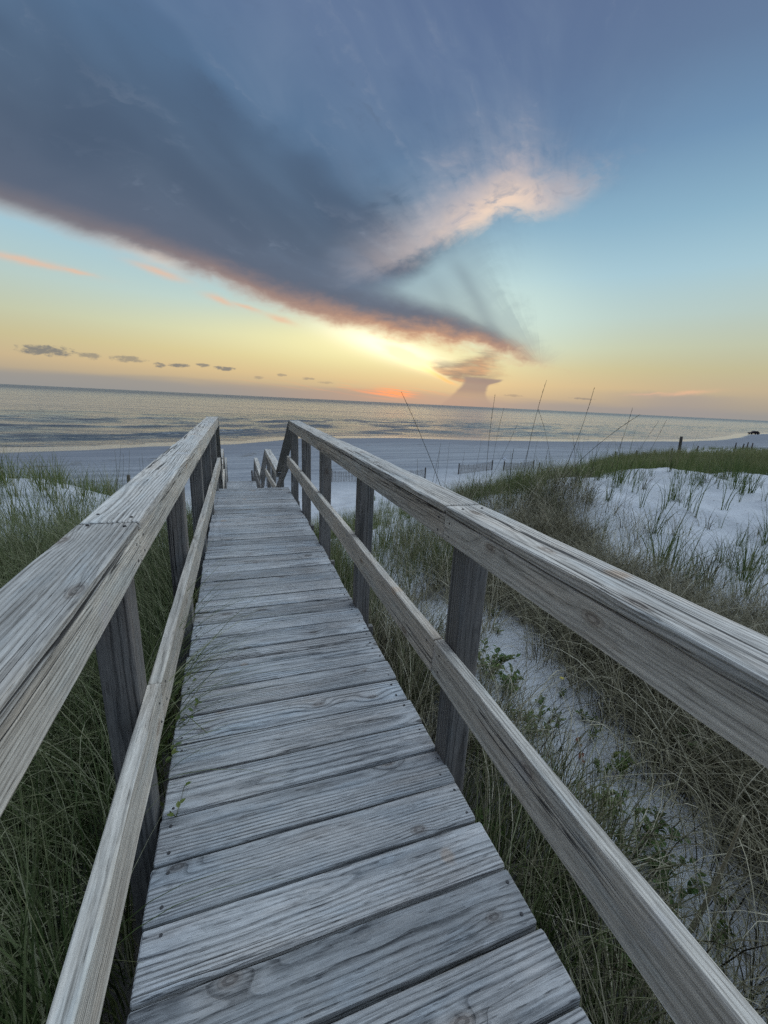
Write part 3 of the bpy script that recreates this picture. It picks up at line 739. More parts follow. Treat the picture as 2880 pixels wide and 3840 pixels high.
def railing(sgn, PXs, PZ, PM, posts, capj, facej, midj):
    """sgn -1 left, +1 right; joints are lists of (y0,y1) board spans"""
    rail = empty('railing', (0, 0, 0), parent=walk)
    xi = lambda y: pl(y, PXs)
    for (y0, y1, gap) in capj:
        b = MB(); y0 += gap
        p0, p1 = T3((xi(y0), y0, pl(y0, PZ))), T3((xi(y1), y1, pl(y1, PZ)))
        d = (p1 - p0) / np.linalg.norm(p1 - p0); up = np.cross((1, 0, 0), d)
        board(b, p0, p1, (sgn, 0, 0), up, 0.134, 0.027, nseed(), r=0.006, warp=0.0025, wear=0.002)
        if y0 < 6:
            for yn in ([y0 + 0.045] + [q for q in posts if y0 + .1 < q < y1 - .1] + [y1 - 0.045]):
                for a in (0.03, 0.10):
                    c = T3((xi(yn) + sgn * (a + random.uniform(-.01, .01)), yn + random.uniform(-.015, .03), pl(yn, PZ)))
                    nail(b, c + up * 0.0005, up, 0.0045)
        b.build('cap_board', M_POST if pl(y1, PZ) < pl(y0, PZ) - 0.3 else M_CAP, rail)  # sloped caps get the darker wood in place of shade on their undersides
    for (y0, y1) in facej:
        if pl(y1, PZ) < pl(y0, PZ) - 0.3: continue
        b = MB(); y0 += 0.003
        p0, p1 = T3((xi(y0) + sgn * 0.002, y0, pl(y0, PZ) - 0.029)), T3((xi(y1) + sgn * 0.002, y1, pl(y1, PZ) - 0.029))
        d = (p1 - p0) / np.linalg.norm(p1 - p0); up = np.cross((1, 0, 0), d)
        board(b, p0, p1, (sgn, 0, 0), up, 0.036, 0.086, nseed(), swap=True, r=0.004, warp=0.001, wear=0.0012)
        if y0 < 6:
            for yn in [y0 + 0.04, y1 - 0.035]:
                for q in (0.022, 0.066):
                    nail(b, T3((xi(yn) + sgn * 0.002, yn, pl(yn, PZ) - 0.029 - q)), (-sgn, 0, 0), 0.0045)
        b.build('face_board', M_RAIL, rail)
    for (y0, y1) in midj:
        b = MB(); y0 += 0.003
        p0, p1 = T3((xi(y0), y0, pl(y0, PM))), T3((xi(y1), y1, pl(y1, PM)))
        d = (p1 - p0) / np.linalg.norm(p1 - p0); up = np.cross((1, 0, 0), d)
        board(b, p0, p1, (sgn, 0, 0), up, 0.0375, 0.138, nseed(), swap=True, r=0.005, warp=0.002, wear=0.002)
        if y0 < 6:
            for yn in [y0 + 0.05, y1 - 0.05]:
                for q in (0.035, 0.10):
                    nail(b, T3((xi(yn) - sgn * 0.001, yn, pl(yn, PM) - q)), (-sgn, 0, 0), 0.0042)
        b.build('mid_rail', M_POST if y1 > 6 and pl(y1, PM) < pl(y0, PM) - 0.25 else M_RAIL, rail)  # sloped stair mid rails: shade put into the colour by the darker wood
    for yp in posts:
        b = MB()
        x0 = xi(yp) + sgn * 0.0385
        zt = min(pl(yp, PZ), pl(yp + 0.09, PZ)) - 0.033
        zb = gz(x0, yp) - 0.35
        lean = random.uniform(-.006, .006)
        board(b, T3((x0, yp, zt)), np.array([x0 + lean, yp + random.uniform(-.008, .008), zb]), (sgn, 0, 0), (0, -1, 0), 0.089, 0.089, nseed(), r=0.005, n=8, warp=0.002)
        b.build('post', M_POST, rail)
railing(-1, LX, LZ, LM, [-0.9, 1.15, 2.345, 3.50, 4.64, 5.80, 7.45, 9.0, 10.5, 13.45, 15.6, 17.7, 20.1],
        [(-1.6, 1.167, 0), (1.167, 2.86, .008), (2.86, 4.87, .004), (4.87, 5.95, .004), (5.95, 7.5, .002), (7.5, 10.6, .004), (10.6, 13.5, .002), (13.5, 17.8, .004), (17.8, 20.3, .002)],
        [(-1.6, 1.17), (1.17, 4.87), (4.87, 5.95), (5.95, 7.5), (7.5, 10.6), (10.6, 13.5), (13.5, 17.8), (17.8, 20.3)],
        [(-1.6, 1.235), (1.235, 4.7), (4.7, 5.95), (5.95, 7.6), (7.6, 10.69), (10.69, 12.95), (12.95, 17.4), (17.4, 20.0)])
railing(1, RX, RZ, RM, [-0.9, 1.075, 2.295, 3.49, 4.56, 5.55, 7.40, 9.0, 10.45, 13.45, 15.6, 17.7, 20.1],
        [(-1.6, 1.170, 0), (1.170, 5.52, .004), (5.52, 7.48, .002), (7.48, 10.59, .004), (10.59, 13.53, .002), (13.53, 17.8, .004), (17.8, 20.31, .002)],
        [(-1.6, 1.17), (1.17, 5.52), (5.52, 7.48), (7.48, 10.59), (10.59, 13.53), (13.53, 17.8), (17.8, 20.31)],
        [(-1.6, 1.17), (1.17, 4.38), (4.38, 5.76), (5.76, 7.6), (7.6, 10.69), (10.69, 12.92), (12.92, 17.42), (17.42, 20.0)])

def stair(y0, z0, y1, z1, n, xl, xr):
    st = MB()
    for i in range(1, n):
        yy = y0 + (y1 - y0) * (i - 1) / (n - 1) + 0.01; z = z0 + (z1 - z0) * i / n
        for q in range(2):
            board(st, T3((xl, yy + q * 0.146, z)), T3((xr, yy + q * 0.146, z)), (0, 1, 0), (0, 0, 1), 0.139, 0.036, nseed(), n=4)
    for x in (xl - 0.04, xr + 0.002):
        p0 = T3((x, y0, z0 - 0.06)); p1 = T3((x, y1, z1 - 0.02)); d = (p1 - p0) / np.linalg.norm(p1 - p0)
        board(st, p0, p1, (1, 0, 0), np.cross((1, 0, 0), d), 0.038, 0.235, nseed(), n=5)
    st.build('stair_flight', M_DECK, walk)
def landing(y0, y1, z, xl, xr):
    b = MB(); y = y0
    while y + 0.14 <= y1 + 0.02:
        board(b, T3((xl + random.uniform(-.006, .006), y, z)), T3((xr + random.uniform(-.006, .006), y, z)), (0, 1, 0), (0, 0, 1), 0.139, 0.036, nseed(), n=4); y += 0.1455
    for x in (xl + 0.02, xr - 0.06):
        board(b, T3((x, y0, z - 0.042)), T3((x, y1 - .02, z - 0.042)), (1, 0, 0), (0, 0, 1), 0.038, 0.185, nseed(), n=4)
    b.build('landing', M_DECK, walk)
stair(5.95, 0, 7.5, -1.0, 5, -0.27, 0.66); landing(7.5, 10.6, -1.0, -0.33, 0.66)
stair(10.6, -1.0, 13.5, -2.25, 7, -0.36, 0.66); landing(13.5, 17.8, -2.25, -0.43, 0.66)
stair(17.8, -2.25, 20.3, -3.95, 9, -0.46, 0.66)

# ------------------------------------------------------------------ grass
def blades_arrays(base, az, lean, curl, length, width, rnd, nseg=5, turn=0.0):
    N = len(base); t = np.linspace(0, 1, nseg + 1)
    th = lean[:, None] + curl[:, None] * t[None] ** 1.25
    A = az[:, None] + turn * (rnd[:, None] - .5) * t[None]
    ds = length[:, None] / nseg
    hx = np.sin(th) * np.cos(A) * ds; hy = np.sin(th) * np.sin(A) * ds; hz = np.cos(th) * ds
    P = np.zeros((N, nseg + 1, 3))
    P[:, 1:, 0] = np.cumsum(hx[:, :-1], 1); P[:, 1:, 1] = np.cumsum(hy[:, :-1], 1); P[:, 1:, 2] = np.cumsum(hz[:, :-1], 1)
    P += base[:, None]
    tw = rng.uniform(-0.9, 0.9, N)
    side = np.stack([-np.sin(az + tw), np.cos(az + tw), rng.uniform(-.3, .3, N)], 1)
    w = width[:, None] * np.clip(1 - t[None] ** 1.6, 0.12, 1) * 0.5
    Lf = P - side[:, None] * w[..., None]; Rt = P + side[:, None] * w[..., None]
    V = np.stack([Lf, Rt], 2).reshape(N, -1, 3)
    k = np.arange(nseg) * 2
    q = np.stack([k, k + 1, k + 3, k + 2], 1)
    Q = (np.arange(N)[:, None, None] * (2 * (nseg + 1)) + q[None]).reshape(-1, 4)
    return V.reshape(-1, 3), Q, np.repeat(rnd, 2 * (nseg + 1)), np.tile(np.repeat(t, 2), N)

def grass_obj(name, mat, parts, label, cat='grass'):
    Vs, Qs, Rs, Ts, n = [], [], [], [], 0
    for (V, Q, r, t) in parts:
        Vs.append(V); Qs.append(Q + n); Rs.append(r); Ts.append(t); n += len(V)
    o = grid_mesh(name, np.concatenate(Vs), np.concatenate(Qs), mat, {'rnd': np.concatenate(Rs), 'tt': np.concatenate(Ts)})
    tag(o, label, cat, kind='stuff')
    return o

def scatter(n, x0, x1, y0, y1, dens):
    """points accepted with probability dens(x,y)"""
    x = rng.uniform(x0, x1, n); y = rng.uniform(y0, y1, n)
    k = rng.random(n) < dens(x, y)
    return x[k], y[k]

def clumped(x, y, per, spread):
    n = rng.poisson(per, len(x)) + 2
    cx = np.repeat(x, n); cy = np.repeat(y, n)
    r = np.abs(rng.normal(0, spread, len(cx))); a = rng.uniform(0, 2 * PI, len(cx))
    return cx + r * np.cos(a), cy + r * np.sin(a), a, np.repeat(np.arange(len(x)), n)

WALK_X0, WALK_X1 = -0.39, 0.78
def off_walk(x, y, az, reach, keep=0.0):
    """drop blades rooted under the walk or lying across it"""
    ex = x + np.cos(az) * reach; ey = y
    root = (x > WALK_X0 - .02) & (x < WALK_X1 + .02) & (y < 21)
    cross = (np.minimum(x, ex) < WALK_X1) & (np.maximum(x, ex) > WALK_X0) & (y < 21)
    return ~root & (~cross | (rng.random(len(x)) < keep))

def patch(x, y, az, L, lean, curl, W, rv, nseg=5, turn=0.8, sink=0.03, keep=0.0, tall=0.5):
    tow = np.where(x < 0.2, np.cos(az), -np.cos(az))
    gapd = np.where(x < 0.2, WALK_X0 - x, x - WALK_X1)
    flip = (y < 21) & (tow > 0) & (gapd < L * 0.9) & (rng.random(len(x)) > keep)
    az = np.where(flip, PI - az, az)
    k = off_walk(x, y, az, np.clip(L * np.sin(np.clip(lean + curl * 0.5, 0, 1.5)), 0, 2), keep)
    x, y, az, L, lean, curl, W, rv = [q[k] for q in (x, y, az, L, lean, curl, W, rv)]
    b = np.stack([x, y, ground(x, y) - sink], 1)
    return blades_arrays(b, az, lean, curl, L, W, rv, nseg, turn)
U = lambda a, b, n: rng.uniform(a, b, n)
def rnd_mix(n, lo=0.0, hi=1.0, pw=1.0): return lo + (hi - lo) * rng.random(n) ** pw

# left bed beside the walk: long arching, tangled
P_left = []
x, y = scatter(4200, -4.6, -0.42, -0.8, 7.0, lambda x, y: 0.75 * sstep(y + 0.5 * vnoise(x * 1.2, y), 6.2, 5.2) * (0.35 + 0.65 * sstep(vnoise(x * 1.3, y * 1.3), -.3, .1)) * sstep(x + 4.6, 0, .8))
cx, cy, a, ci = clumped(x, y, 26, 0.10); n = len(cx)
P_left.append(patch(cx, cy, a + rng.normal(0, .6, n), U(.55, 1.05, n), np.abs(rng.normal(.15, .2, n)), U(.5, 2.0, n), U(.004, .0085, n), rnd_mix(n, 0, 1, .85), 6, 1.6, keep=0.04))
cx, cy = scatter(26000, -3.5, -0.42, -0.6, 6.2, lambda x, y: 0.85 * sstep(y + 0.5 * vnoise(x * 1.2, y), 6.0, 4.8)); n = len(cx)
P_left.append(patch(cx, cy, U(0, 2 * PI, n), U(.5, 1.0, n), U(.1, .9, n), U(.8, 2.3, n), U(.0035, .0065, n), rnd_mix(n, 0, 1, 1.0), 6, 2.0, keep=0.02))
x, y = scatter(170, -3.4, -0.5, 0.2, 5.4, lambda x, y: 0.8 + 0 * x)
cx, cy, a, ci = clumped(x, y, 10, 0.05); n = len(cx)
P_left.append(patch(cx, cy, a + rng.normal(0, .5, n), U(.7, 1.25, n), np.abs(rng.normal(.2, .2, n)), U(.8, 2.1, n), U(.006, .011, n), rnd_mix(n, .45, 1), 8, 1.2))
grass_obj('dune_grass', M_MIXED, P_left, 'long tangled dark green grass beside the left handrail')

# left dune slope and its green crest
P_ld = []
x, y = scatter(2000, -14, -0.6, 6.2, 12, lambda x, y: 0.5 - 0.25 * sstep(y, 8.4, 9.0) + 0.3 * sstep(y, 7.2, 6.2))
cx, cy, a, ci = clumped(x, y, 17, 0.09); n = len(cx)
P_ld.append(patch(cx, cy, a + rng.normal(0, .5, n), U(.3, .85, n), np.abs(rng.normal(.14, .2, n)), U(.1, 1.5, n), U(.006, .011, n), rnd_mix(n, 0, 1.0), 5, .6))
x, y = scatter(5500, -26, -1.0, 8.9, 13, lambda x, y: sstep(y + 0.25 * vnoise(x * .9, y) , 9.3, 9.9) * (0.4 + .6 * sstep(vnoise(x * .8, y * .8), -.25, .1)))
cx, cy, a, ci = clumped(x, y, 2, 0.06); n = len(cx)
P_ld.append(patch(cx, cy, a, U(.15, .42, n), np.abs(rng.normal(.12, .2, n)), U(.1, 1.1, n), U(.006, .010, n), rnd_mix(n, 0, .8), 3, .5))
grass_obj('dune_grass', M_GREEN, P_ld, 'green grass growing on the white dune behind the left handrail')

# right of the walk: fringe, sandy gap, dry tangled mound, mixed hollow
P_rd = []
x, y = scatter(6500, 0.8, 6.0, -0.6, 7.2, lambda x, y: 0.62 * right_density(x, y) * (1 - .93 * sstep(y - (x - 1) * .5, 2.7, 3.9)) * (0.3 + 0.7 * sstep(vnoise(x * 1.1 + 7, y * 1.1), -.3, .15)))
cx, cy, a, ci = clumped(x, y, 24, 0.10); n = len(cx)
wind = 2.6
P_rd.append(patch(cx, cy, a + rng.normal(0, .7, n), U(.35, .85, n), np.abs(rng.normal(.25, .25, n)), U(.8, 2.5, n), U(.0035, .0065, n), rnd_mix(n, 0, 1, .9), 6, 2.2))
cx, cy = scatter(45000, 1.8, 4.6, 0.2, 6.4, lambda x, y: 0.8 * right_density(x, y) * sstep(x - (1.75 + .12 * y), 0.1, .7) * (1 - .93 * sstep(y - (x - 1) * .5, 2.7, 3.9))); n = len(cx)
P_rd.append(patch(cx, cy, U(0, 2 * PI, n), U(.3, .8, n), U(.3, 1.2, n), U(.6, 2.0, n), U(.0028, .005, n), rnd_mix(n, 0, 1, .8), 6, 2.6))
x, y = scatter(230, 1.9, 4.6, 0.0, 5.6, lambda x, y: 0.85 * right_density(x, y))
cx, cy, a, ci = clumped(x, y, 14, 0.05); n = len(cx)
P_rd.append(patch(cx, cy, a + rng.normal(0, .4, n), U(.5, 1.0, n), np.abs(rng.normal(.25, .2, n)), U(1.2, 2.6, n), U(.0045, .009, n), rnd_mix(n, .5, 1), 8, .8))
grass_obj('dry_grass', M_DRY, P_rd, 'tangled dry brown grass between the right handrail and the white dune')

P_rf = []
x, y = scatter(700, 0.80, 1.40, -0.4, 6.0, lambda x, y: 0.42 * sstep(vnoise(x * 2.2, y * 2.2), -.2, .1))
cx, cy, a, ci = clumped(x, y, 20, 0.06); n = len(cx)
P_rf.append(patch(cx, cy, a + rng.normal(0, .5, n), U(.3, .7, n), np.abs(rng.normal(.12, .15, n)), U(.1, 1.5, n), U(.0035, .006, n), rnd_mix(n, 0, .95), 5, 1.0))
x, y = scatter(2700, 1.0, 7.0, 3.4, 11.5, lambda x, y: (0.5 - .22 * sstep(x, 3.0, 4.2)) * right_density(x, y) * (0.06 + .94 * sstep(vnoise(x * .9 + 3, y * .9), -.12, .2)))
cx, cy, a, ci = clumped(x, y, 22, 0.09); n = len(cx)
P_hol = [patch(cx, cy, a + rng.normal(0, .5, n), U(.3, .7, n), np.abs(rng.normal(.1, .15, n)), U(.1, 1.3, n), U(.004, .008, n), rnd_mix(n, 0, 1.0), 5, .8)]
grass_obj('dune_grass', M_GREEN, P_hol, 'green grass clumps with sand between them in the hollow beyond the right posts')
grass_obj('dune_grass', M_MIXED, P_rf, 'green and straw grass fringe along the foot of the right posts')

# thick green grass on the ridge behind the white dune
def ridge_density(x, y):
    crest = np.interp(x, [2.5, 4, 5.8, 8.3, 10.5, 14, 20], [6.0, 5.9, 6.7, 7.25, 7.3, 6.2, 4]) + 0.5 * vnoise(x * 1.1, y * 1.1)
    edge = np.interp(x, [0, 4, 8, 12, 18, 26, 40, 60], [7, 8.6, 11.4, 14, 18, 20.5, 25, 28])
    return sstep(y, crest, crest + .5) * sstep(y, edge, edge - 2.0) * sstep(x, 2.0, 3.5)
P_rg = []
x, y = scatter(60000, 2, 22, 5.5, 21, lambda x, y: ridge_density(x, y) * (0.42 + .58 * sstep(vnoise(x * .7, y * .7) + .5 * vnoise(x * 2.1, y * 2.1), -.25, .12)))
cx, cy, a, ci = clumped(x, y, 1, 0.06); n = len(cx)
P_rg.append(patch(cx, cy, a + rng.normal(0, .4, n), U(.22, .60, n) * (0.75 + .8 * np.abs(vnoise(cx * .9, cy * .9))) * np.interp(cx, [3, 9, 14], [.75, .95, 1.1]), np.abs(rng.normal(.14, .2, n)), U(.1, 1.3, n), U(.006, .012, n), np.clip(rnd_mix(n, .1, .95, 1.0) + .5 * vnoise(cx * .6, cy * .6), 0, 1), 3, .5))
x, y = scatter(60000, 18, 60, 4, 27, lambda x, y: ridge_density(x, y))
n = len(x)
P_rg.append(patch(x, y, U(0, 2 * PI, n), U(.3, .75, n), np.abs(rng.normal(.12, .18, n)), U(.1, 1.0, n), U(.014, .026, n), np.clip(rnd_mix(n, .25, 1.0, 1.0) + .6 * vnoise(x * .3, y * .3), 0, 1), 3, .5))
x, y = scatter(5000, 3, 30, 5.5, 22, lambda x, y: ridge_density(x, y) * (.2 + .8 * sstep(vnoise(x * .5, y * .5), -.1, .2)))
cx, cy, a, ci = clumped(x, y, 3, 0.05); n = len(cx)
P_rg.append(patch(cx, cy, a, U(.45, .95, n) * np.interp(cx, [3, 9, 14], [.6, .8, 1]), np.abs(rng.normal(.1, .15, n)), U(.1, .9, n), U(.006, .011, n), rnd_mix(n, .45, 1), 4, .5))
grass_obj('dune_grass', M_GREEN, P_rg, 'thick olive green grass along the ridge behind the white dune')

# sparse grass on the lower sand towards the fences
P_lo = []
x, y = scatter(900, -16, 40, 10, 34, lambda x, y: 0.5 * sstep(vnoise(x * .4 + 2, y * .4), 0.0, .25) * (1 - sstep(y, 21 + .36 * np.clip(x, 0, 90), 25 + .36 * np.clip(x, 0, 90))))
cx, cy, a, ci = clumped(x, y, 12, 0.14); n = len(cx)
P_lo.append(patch(cx, cy, a, U(.3, .7, n), np.abs(rng.normal(.12, .2, n)), U(.1, 1.0, n), U(.010, .018, n), rnd_mix(n, 0, .9), 3, .5))
x, y = scatter(1500, 40, 120, 24, 62, lambda x, y: 0.6 * sstep(vnoise(x * .16 + 2, y * .16), -.1, .15) * sstep(y, 26 + .36 * np.clip(x, 0, 90), 18 + .36 * np.clip(x, 0, 90)))
cx, cy, a, ci = clumped(x, y, 12, 0.5); n = len(cx)
P_lo.append(patch(cx, cy, a, U(.4, .9, n), np.abs(rng.normal(.2, .2, n)), U(.1, 1.0, n), U(.04, .07, n), rnd_mix(n, 0, .8), 3, .5))
grass_obj('dune_grass', M_GREEN, P_lo, 'sparse grass on the lower sand around the picket fences')

# blades hanging over the left edge of the deck
P_ov = []
def over(n, y0, y1, L0, L1, W=.0035):
    x = U(-.47, -.40, n); y = U(y0, y1, n)
    az = rng.normal(0.1, .5, n)
    b = np.stack([x, y, U(-.22, -.02, n)], 1)
    return blades_arrays(b, az, U(.2, .6, n), U(.9, 1.5, n), U(L0, L1, n), np.full(n, W), rnd_mix(n, .2, 1), 7, .8)
P_ov.append(over(110, 1.25, 1.95, .5, .95, .0048)); P_ov.append(over(14, 2.4, 4.2, .4, .6)); P_ov.append(over(5, 0.75, 0.85, .5, .75))
grass_obj('dune_grass', M_MIXED, P_ov, 'thin grass blades bending over the left edge of the deck')

# separate tufts on the white dune face
def tuft(n, L, spread, mat, rlo, rhi, curl=(0.1, 1.0), wd=(.004, .008)):
    r = np.abs(rng.normal(0, spread, n)); a = U(0, 2 * PI, n)
    b = np.stack([r * np.cos(a), r * np.sin(a), np.full(n, -.02)], 1)
    V, Q, rr, tt = blades_arrays(b, a + rng.normal(0, .5, n), np.abs(rng.normal(.15, .2, n)), U(*curl, n), U(L * .5, L, n), U(*wd, n), rnd_mix(n, rlo, rhi), 5, .7)
    return grid_mesh('grass_tuft', V, Q, mat, {'rnd': rr, 'tt': tt})
protos = [tuft(18, .55, .035, M_GREEN, 0, .5), tuft(6, .62, .03, M_GREEN, 0, .4, (.2, 1.6)), tuft(30, .65, .07, M_GREEN, .0, .6, (.1, 1.5)), tuft(12, .4, .05, M_DRY, 0, .7, (.3, 1.8)), tuft(4, .5, .02, M_GREEN, 0, .4, (.0, 1.2))]
used = [False] * 5
spots = []
tries = 0
seeds = [(random.uniform(3.9, 11.5), random.uniform(2.4, 7.0)) for _ in range(24)]
while len(spots) < 210 and tries < 12000:
    tries += 1
    if random.random() < 0.5:
        c_ = random.choice(seeds); sx_, sy_ = random.gauss(c_[0], .45), random.gauss(c_[1], .30)
    else:
        sx_, sy_ = random.uniform(3.9, 11.5), random.uniform(2.3, 7.0)
    crest = float(np.interp(sx_, [2.5, 4, 5.8, 8.3, 10.5, 14], [6.0, 5.9, 6.7, 7.25, 7.3, 6.2]))
    if sx_ < 3.7 or sy_ > crest or sy_ < 2.45 - (sx_ - 4) * .2: continue
    if any((sx_ - q[0]) ** 2 + (sy_ - q[1]) ** 2 < .10 ** 2 for q in spots): continue
    spots.append((sx_, sy_))
for (sx_, sy_) in spots:
    i = random.choices(range(5), [3, 4, 2, 2, 5])[0]
    if used[i]:
        o = protos[i].copy(); COL.objects.link(o)
    else:
        o = protos[i]; used[i] = True
    o.location = (sx_, sy_, gz(sx_, sy_)); o.rotation_euler = (0, 0, random.uniform(0, 2 * PI)); k = random.uniform(.7, 1.9); o.scale = (k, k, k)
    if i == 3: tag(o, 'small withered brown grass tuft on the bare white dune face', 'grass tuft', 'tufts on the white dune face')
    else: tag(o, 'green grass tuft on the bare white dune face', 'grass tuft', 'tufts on the white dune face')
for i in range(5):
    if not used[i]: bpy.data.objects.remove(protos[i])

# ------------------------------------------------------------------ sea oat stalks (root px, tip px, distance, bend)
def stalk(base, tip, bend, label, thick=0.0042):
    base = np.array(base); tip = np.array(tip)
    t = np.linspace(0, 1, 15)[:, None]
    side = np.cross(tip - base, ray(1440, 1700)); side /= np.linalg.norm(side)
    pts = base + (tip - base) * t + side * bend * (t * (1 - t)) * 4 * np.linalg.norm(tip - base)
    root = empty('sea_oat_stalk', base)
    rad = np.interp(t[:, 0], [0, .6, 1], [thick, thick * .8, thick * .5])
    m = MB(); m.tube(pts - base, rad, 5, rnd=np.full(15 * 5, .1), tt=np.full(15 * 5, .2)); m.build('stem', M_STALK, root, True)
    h = MB()
    for i in range(26):
        q = 0.78 + 0.22 * i / 26
        j = np.array([np.interp(q, t[:, 0], (pts - base)[:, c]) for c in range(3)])
        d = (tip - base) / np.linalg.norm(tip - base)
        dv = d * .03 + np.array([random.uniform(-1, 1), random.uniform(-1, 1), random.uniform(-.5, .5)]) * .006
        w = np.cross(dv, [random.uniform(-1, 1), random.uniform(-1, 1), 0.2]); w = w / np.linalg.norm(w) * .0045 * (1.2 - q)/.35
        h.add([j, j + dv * .5 + w, j + dv, j + dv * .5 - w], [(0, 1, 2, 3)], rnd=np.full(4, .5), tt=np.full(4, .4))
    h.build('seed_head', M_STALK, root)
    # two long blades at the foot
    n = 5
    V, Q, rr, tt = blades_arrays(np.zeros((n, 3)) - [0, 0, .02], U(0, 6.28, n), U(.05, .3, n), U(.2, 1.2, n), U(.4, .7, n), U(.005, .008, n), rnd_mix(n, 0, .5), 5)
    lf = grid_mesh('leaf_blades', V, Q, M_GREEN, {'rnd': rr, 'tt': tt}); lf.parent = root
    tag(root, label, 'sea oat stalk', 'sea oat stalks right of the boardwalk')
def stalk_px(bx, by, tx, ty, r, bend, label, thick=.0042):
    b = at_dist(bx, by, r); b[2] = gz(b[0], b[1]) - .02
    stalk(b, at_dist(tx, ty, r), bend, label, thick)
stalk_px(1745, 1880, 1505, 1470, 5.6, -0.02, 'sea oat stalk leaning left over the right handrail, its tip above the horizon', .0045)
stalk_px(1960, 1830, 2050, 1425, 7.2, 0.03, 'tallest upright sea oat stalk right of the boardwalk, its tip well into the sky')
stalk_px(1830, 1790, 1857, 1480, 7.6, 0.02, 'upright sea oat stalk just left of the tallest one, its tip at the horizon')
stalk_px(2080, 1790, 2228, 1455, 7.4, -0.03, 'sea oat stalk leaning right, its tip in the sky right of the tallest one')
stalk_px(2040, 1840, 2400, 1555, 7.0, 0.06, 'long sea oat stalk arching low to the right across the ridge grass')
stalk_px(1905, 1930, 1926, 1685, 6.2, 0.02, 'short dark sea oat stalk standing in front of the picket fence')
stalk_px(2070, 1830, 2018, 1535, 7.6, -0.05, 'sea oat stalk crossing behind the tallest one and leaning left', .003)
stalk_px(2280, 1760, 2372, 1530, 9.5, -0.02, 'sea oat stalk leaning right whose tip just reaches the horizon')
stalk_px(1845, 1790, 1890, 1530, 8.6, 0.03, 'slender sea oat stalk beside the upright one, ending below the horizon', .003)
stalk_px(1800, 1790, 1940, 1590, 8.8, -0.02, 'faint sea oat stalk leaning right in front of the fence gap', .003)
stalk_px(2350, 1750, 2470, 1580, 10.5, 0.03, 'sea oat stalk standing left of the lone post, leaning right', .0035)
stalk_px(2380, 1760, 2498, 1577, 10.8, -0.02, 'sea oat stalk beside the lone post, nearest to it on the left', .0035)
def bare(px, py, tx, ty, r, label, grp):
    b = at_dist(px, py, r); b[2] = gz(b[0], b[1]) - .02
    tip = at_dist(tx, ty, r)
    m = MB(); t = np.linspace(0, 1, 8)[:, None]
    pts = (tip - b) * t + np.array([0.03, 0, 0]) * (t * (1 - t)) * 4
    m.tube(pts, np.linspace(.0045, .002, 8), 4, rnd=np.full(32, .2), tt=np.full(32, .2))
    o = m.build('beach_grass_stalk', M_STALK, None, True); o.location = b
    tag(o, label, 'grass stem', grp)
for (bx, tx, ty) in [(1595, 1650, 1660), (1620, 1645, 1690), (1660, 1690, 1660), (1560, 1572, 1720), (1700, 1745, 1690), (1760, 1800, 1650), (1930, 1985, 1660), (1975, 2010, 1650), (2130, 2180, 1640), (2200, 2250, 1650), (2240, 2290, 1660), (2160, 2150, 1620), (2290, 2330, 1640), (2010, 2060, 1680)]:
    bare(bx, 1800 + random.uniform(-10, 30), tx + random.uniform(-8, 8), ty, random.uniform(7.0, 10.5), 'thin bare grass stem standing above the ridge grass right of the boardwalk', 'thin stems above the ridge grass')
for (bx, tx, ty) in [(420, 452, 1670), (440, 462, 1700), (458, 485, 1690), (512, 522, 1715), (520, 532, 1700), (425, 430, 1690), (350, 358, 1775), (330, 345, 1790), (300, 310, 1800), (170, 185, 1755), (60, 80, 1770), (230, 262, 1760)]:
    bare(bx, 1830, tx, ty, random.uniform(8.5, 10.5), 'thin bare grass stem on the dune crest left of the boardwalk', 'thin stems on the left dune crest')

# ------------------------------------------------------------------ leafy ground plants
def leaf_geo(m, p, d, L, W, nrm, rv):
    d = np.array(d) / np.linalg.norm(d); s = np.cross(d, nrm); s /= np.linalg.norm(s) + 1e-9
    u = np.cross(s, d)
    pts = [p, p + d * L * .3 + s * W * .45 + u * W * .16, p + d * L * .65 + s * W * .42 + u * W * .14, p + d * L - u * L * .06, p + d * L * .65 - s * W * .42 + u * W * .14, p + d * L * .3 - s * W * .45 + u * W * .16, p + d * L * .33, p + d * L * .67]
    m.add(pts, [(0, 6, 1), (6, 7, 2, 1), (7, 3, 2), (0, 5, 6), (5, 4, 7, 6), (4, 3, 7)], rnd=np.full(8, rv), tt=np.full(8, .1))
def leafy_plant(loc, nst, H, leafL, spreadr, label, name='leafy_plant', cat='plant', group='leafy plants on the sand', lean=(0, 0), rv=(0, .8)):
    root = empty(name, loc)
    sm_, lm = MB(), MB()
    for i in range(nst):
        a = random.uniform(0, 2 * PI); h = H * random.uniform(.55, 1.0); sp = spreadr * random.uniform(.2, 1)
        b = np.array([math.cos(a) * .02, math.sin(a) * .02, -.02]); e = np.array([math.cos(a) * sp + lean[0], math.sin(a) * sp + lean[1], h])
        t = np.linspace(0, 1, 6)[:, None]; pts = b + (e - b) * t; pts[:, 2] = b[2] + (e[2] - b[2]) * np.sqrt(t[:, 0])
        sm_.tube(pts, np.linspace(.003, .0015, 6), 5, rnd=np.full(30, .7), tt=np.full(30, .5))
        nl = max(5, int(h / leafL * 3.2))
        for k in range(nl):
            q = .2 + .8 * k / (nl - 1)
            p = np.array([np.interp(q, t[:, 0], pts[:, c]) for c in range(3)])
            la = random.uniform(0, 2 * PI)
            leaf_geo(lm, p, (math.cos(la), math.sin(la), random.uniform(.1, .9)), leafL * random.uniform(.6, 1.1), leafL * .5, np.array([random.uniform(-.3, .3), random.uniform(-.3, .3), 1.0]), random.uniform(*rv))
    sm_.build('stem', M_LEAF, root, True); lm.build('leaves', M_LEAF, root)
    tag(root, label, cat, group)
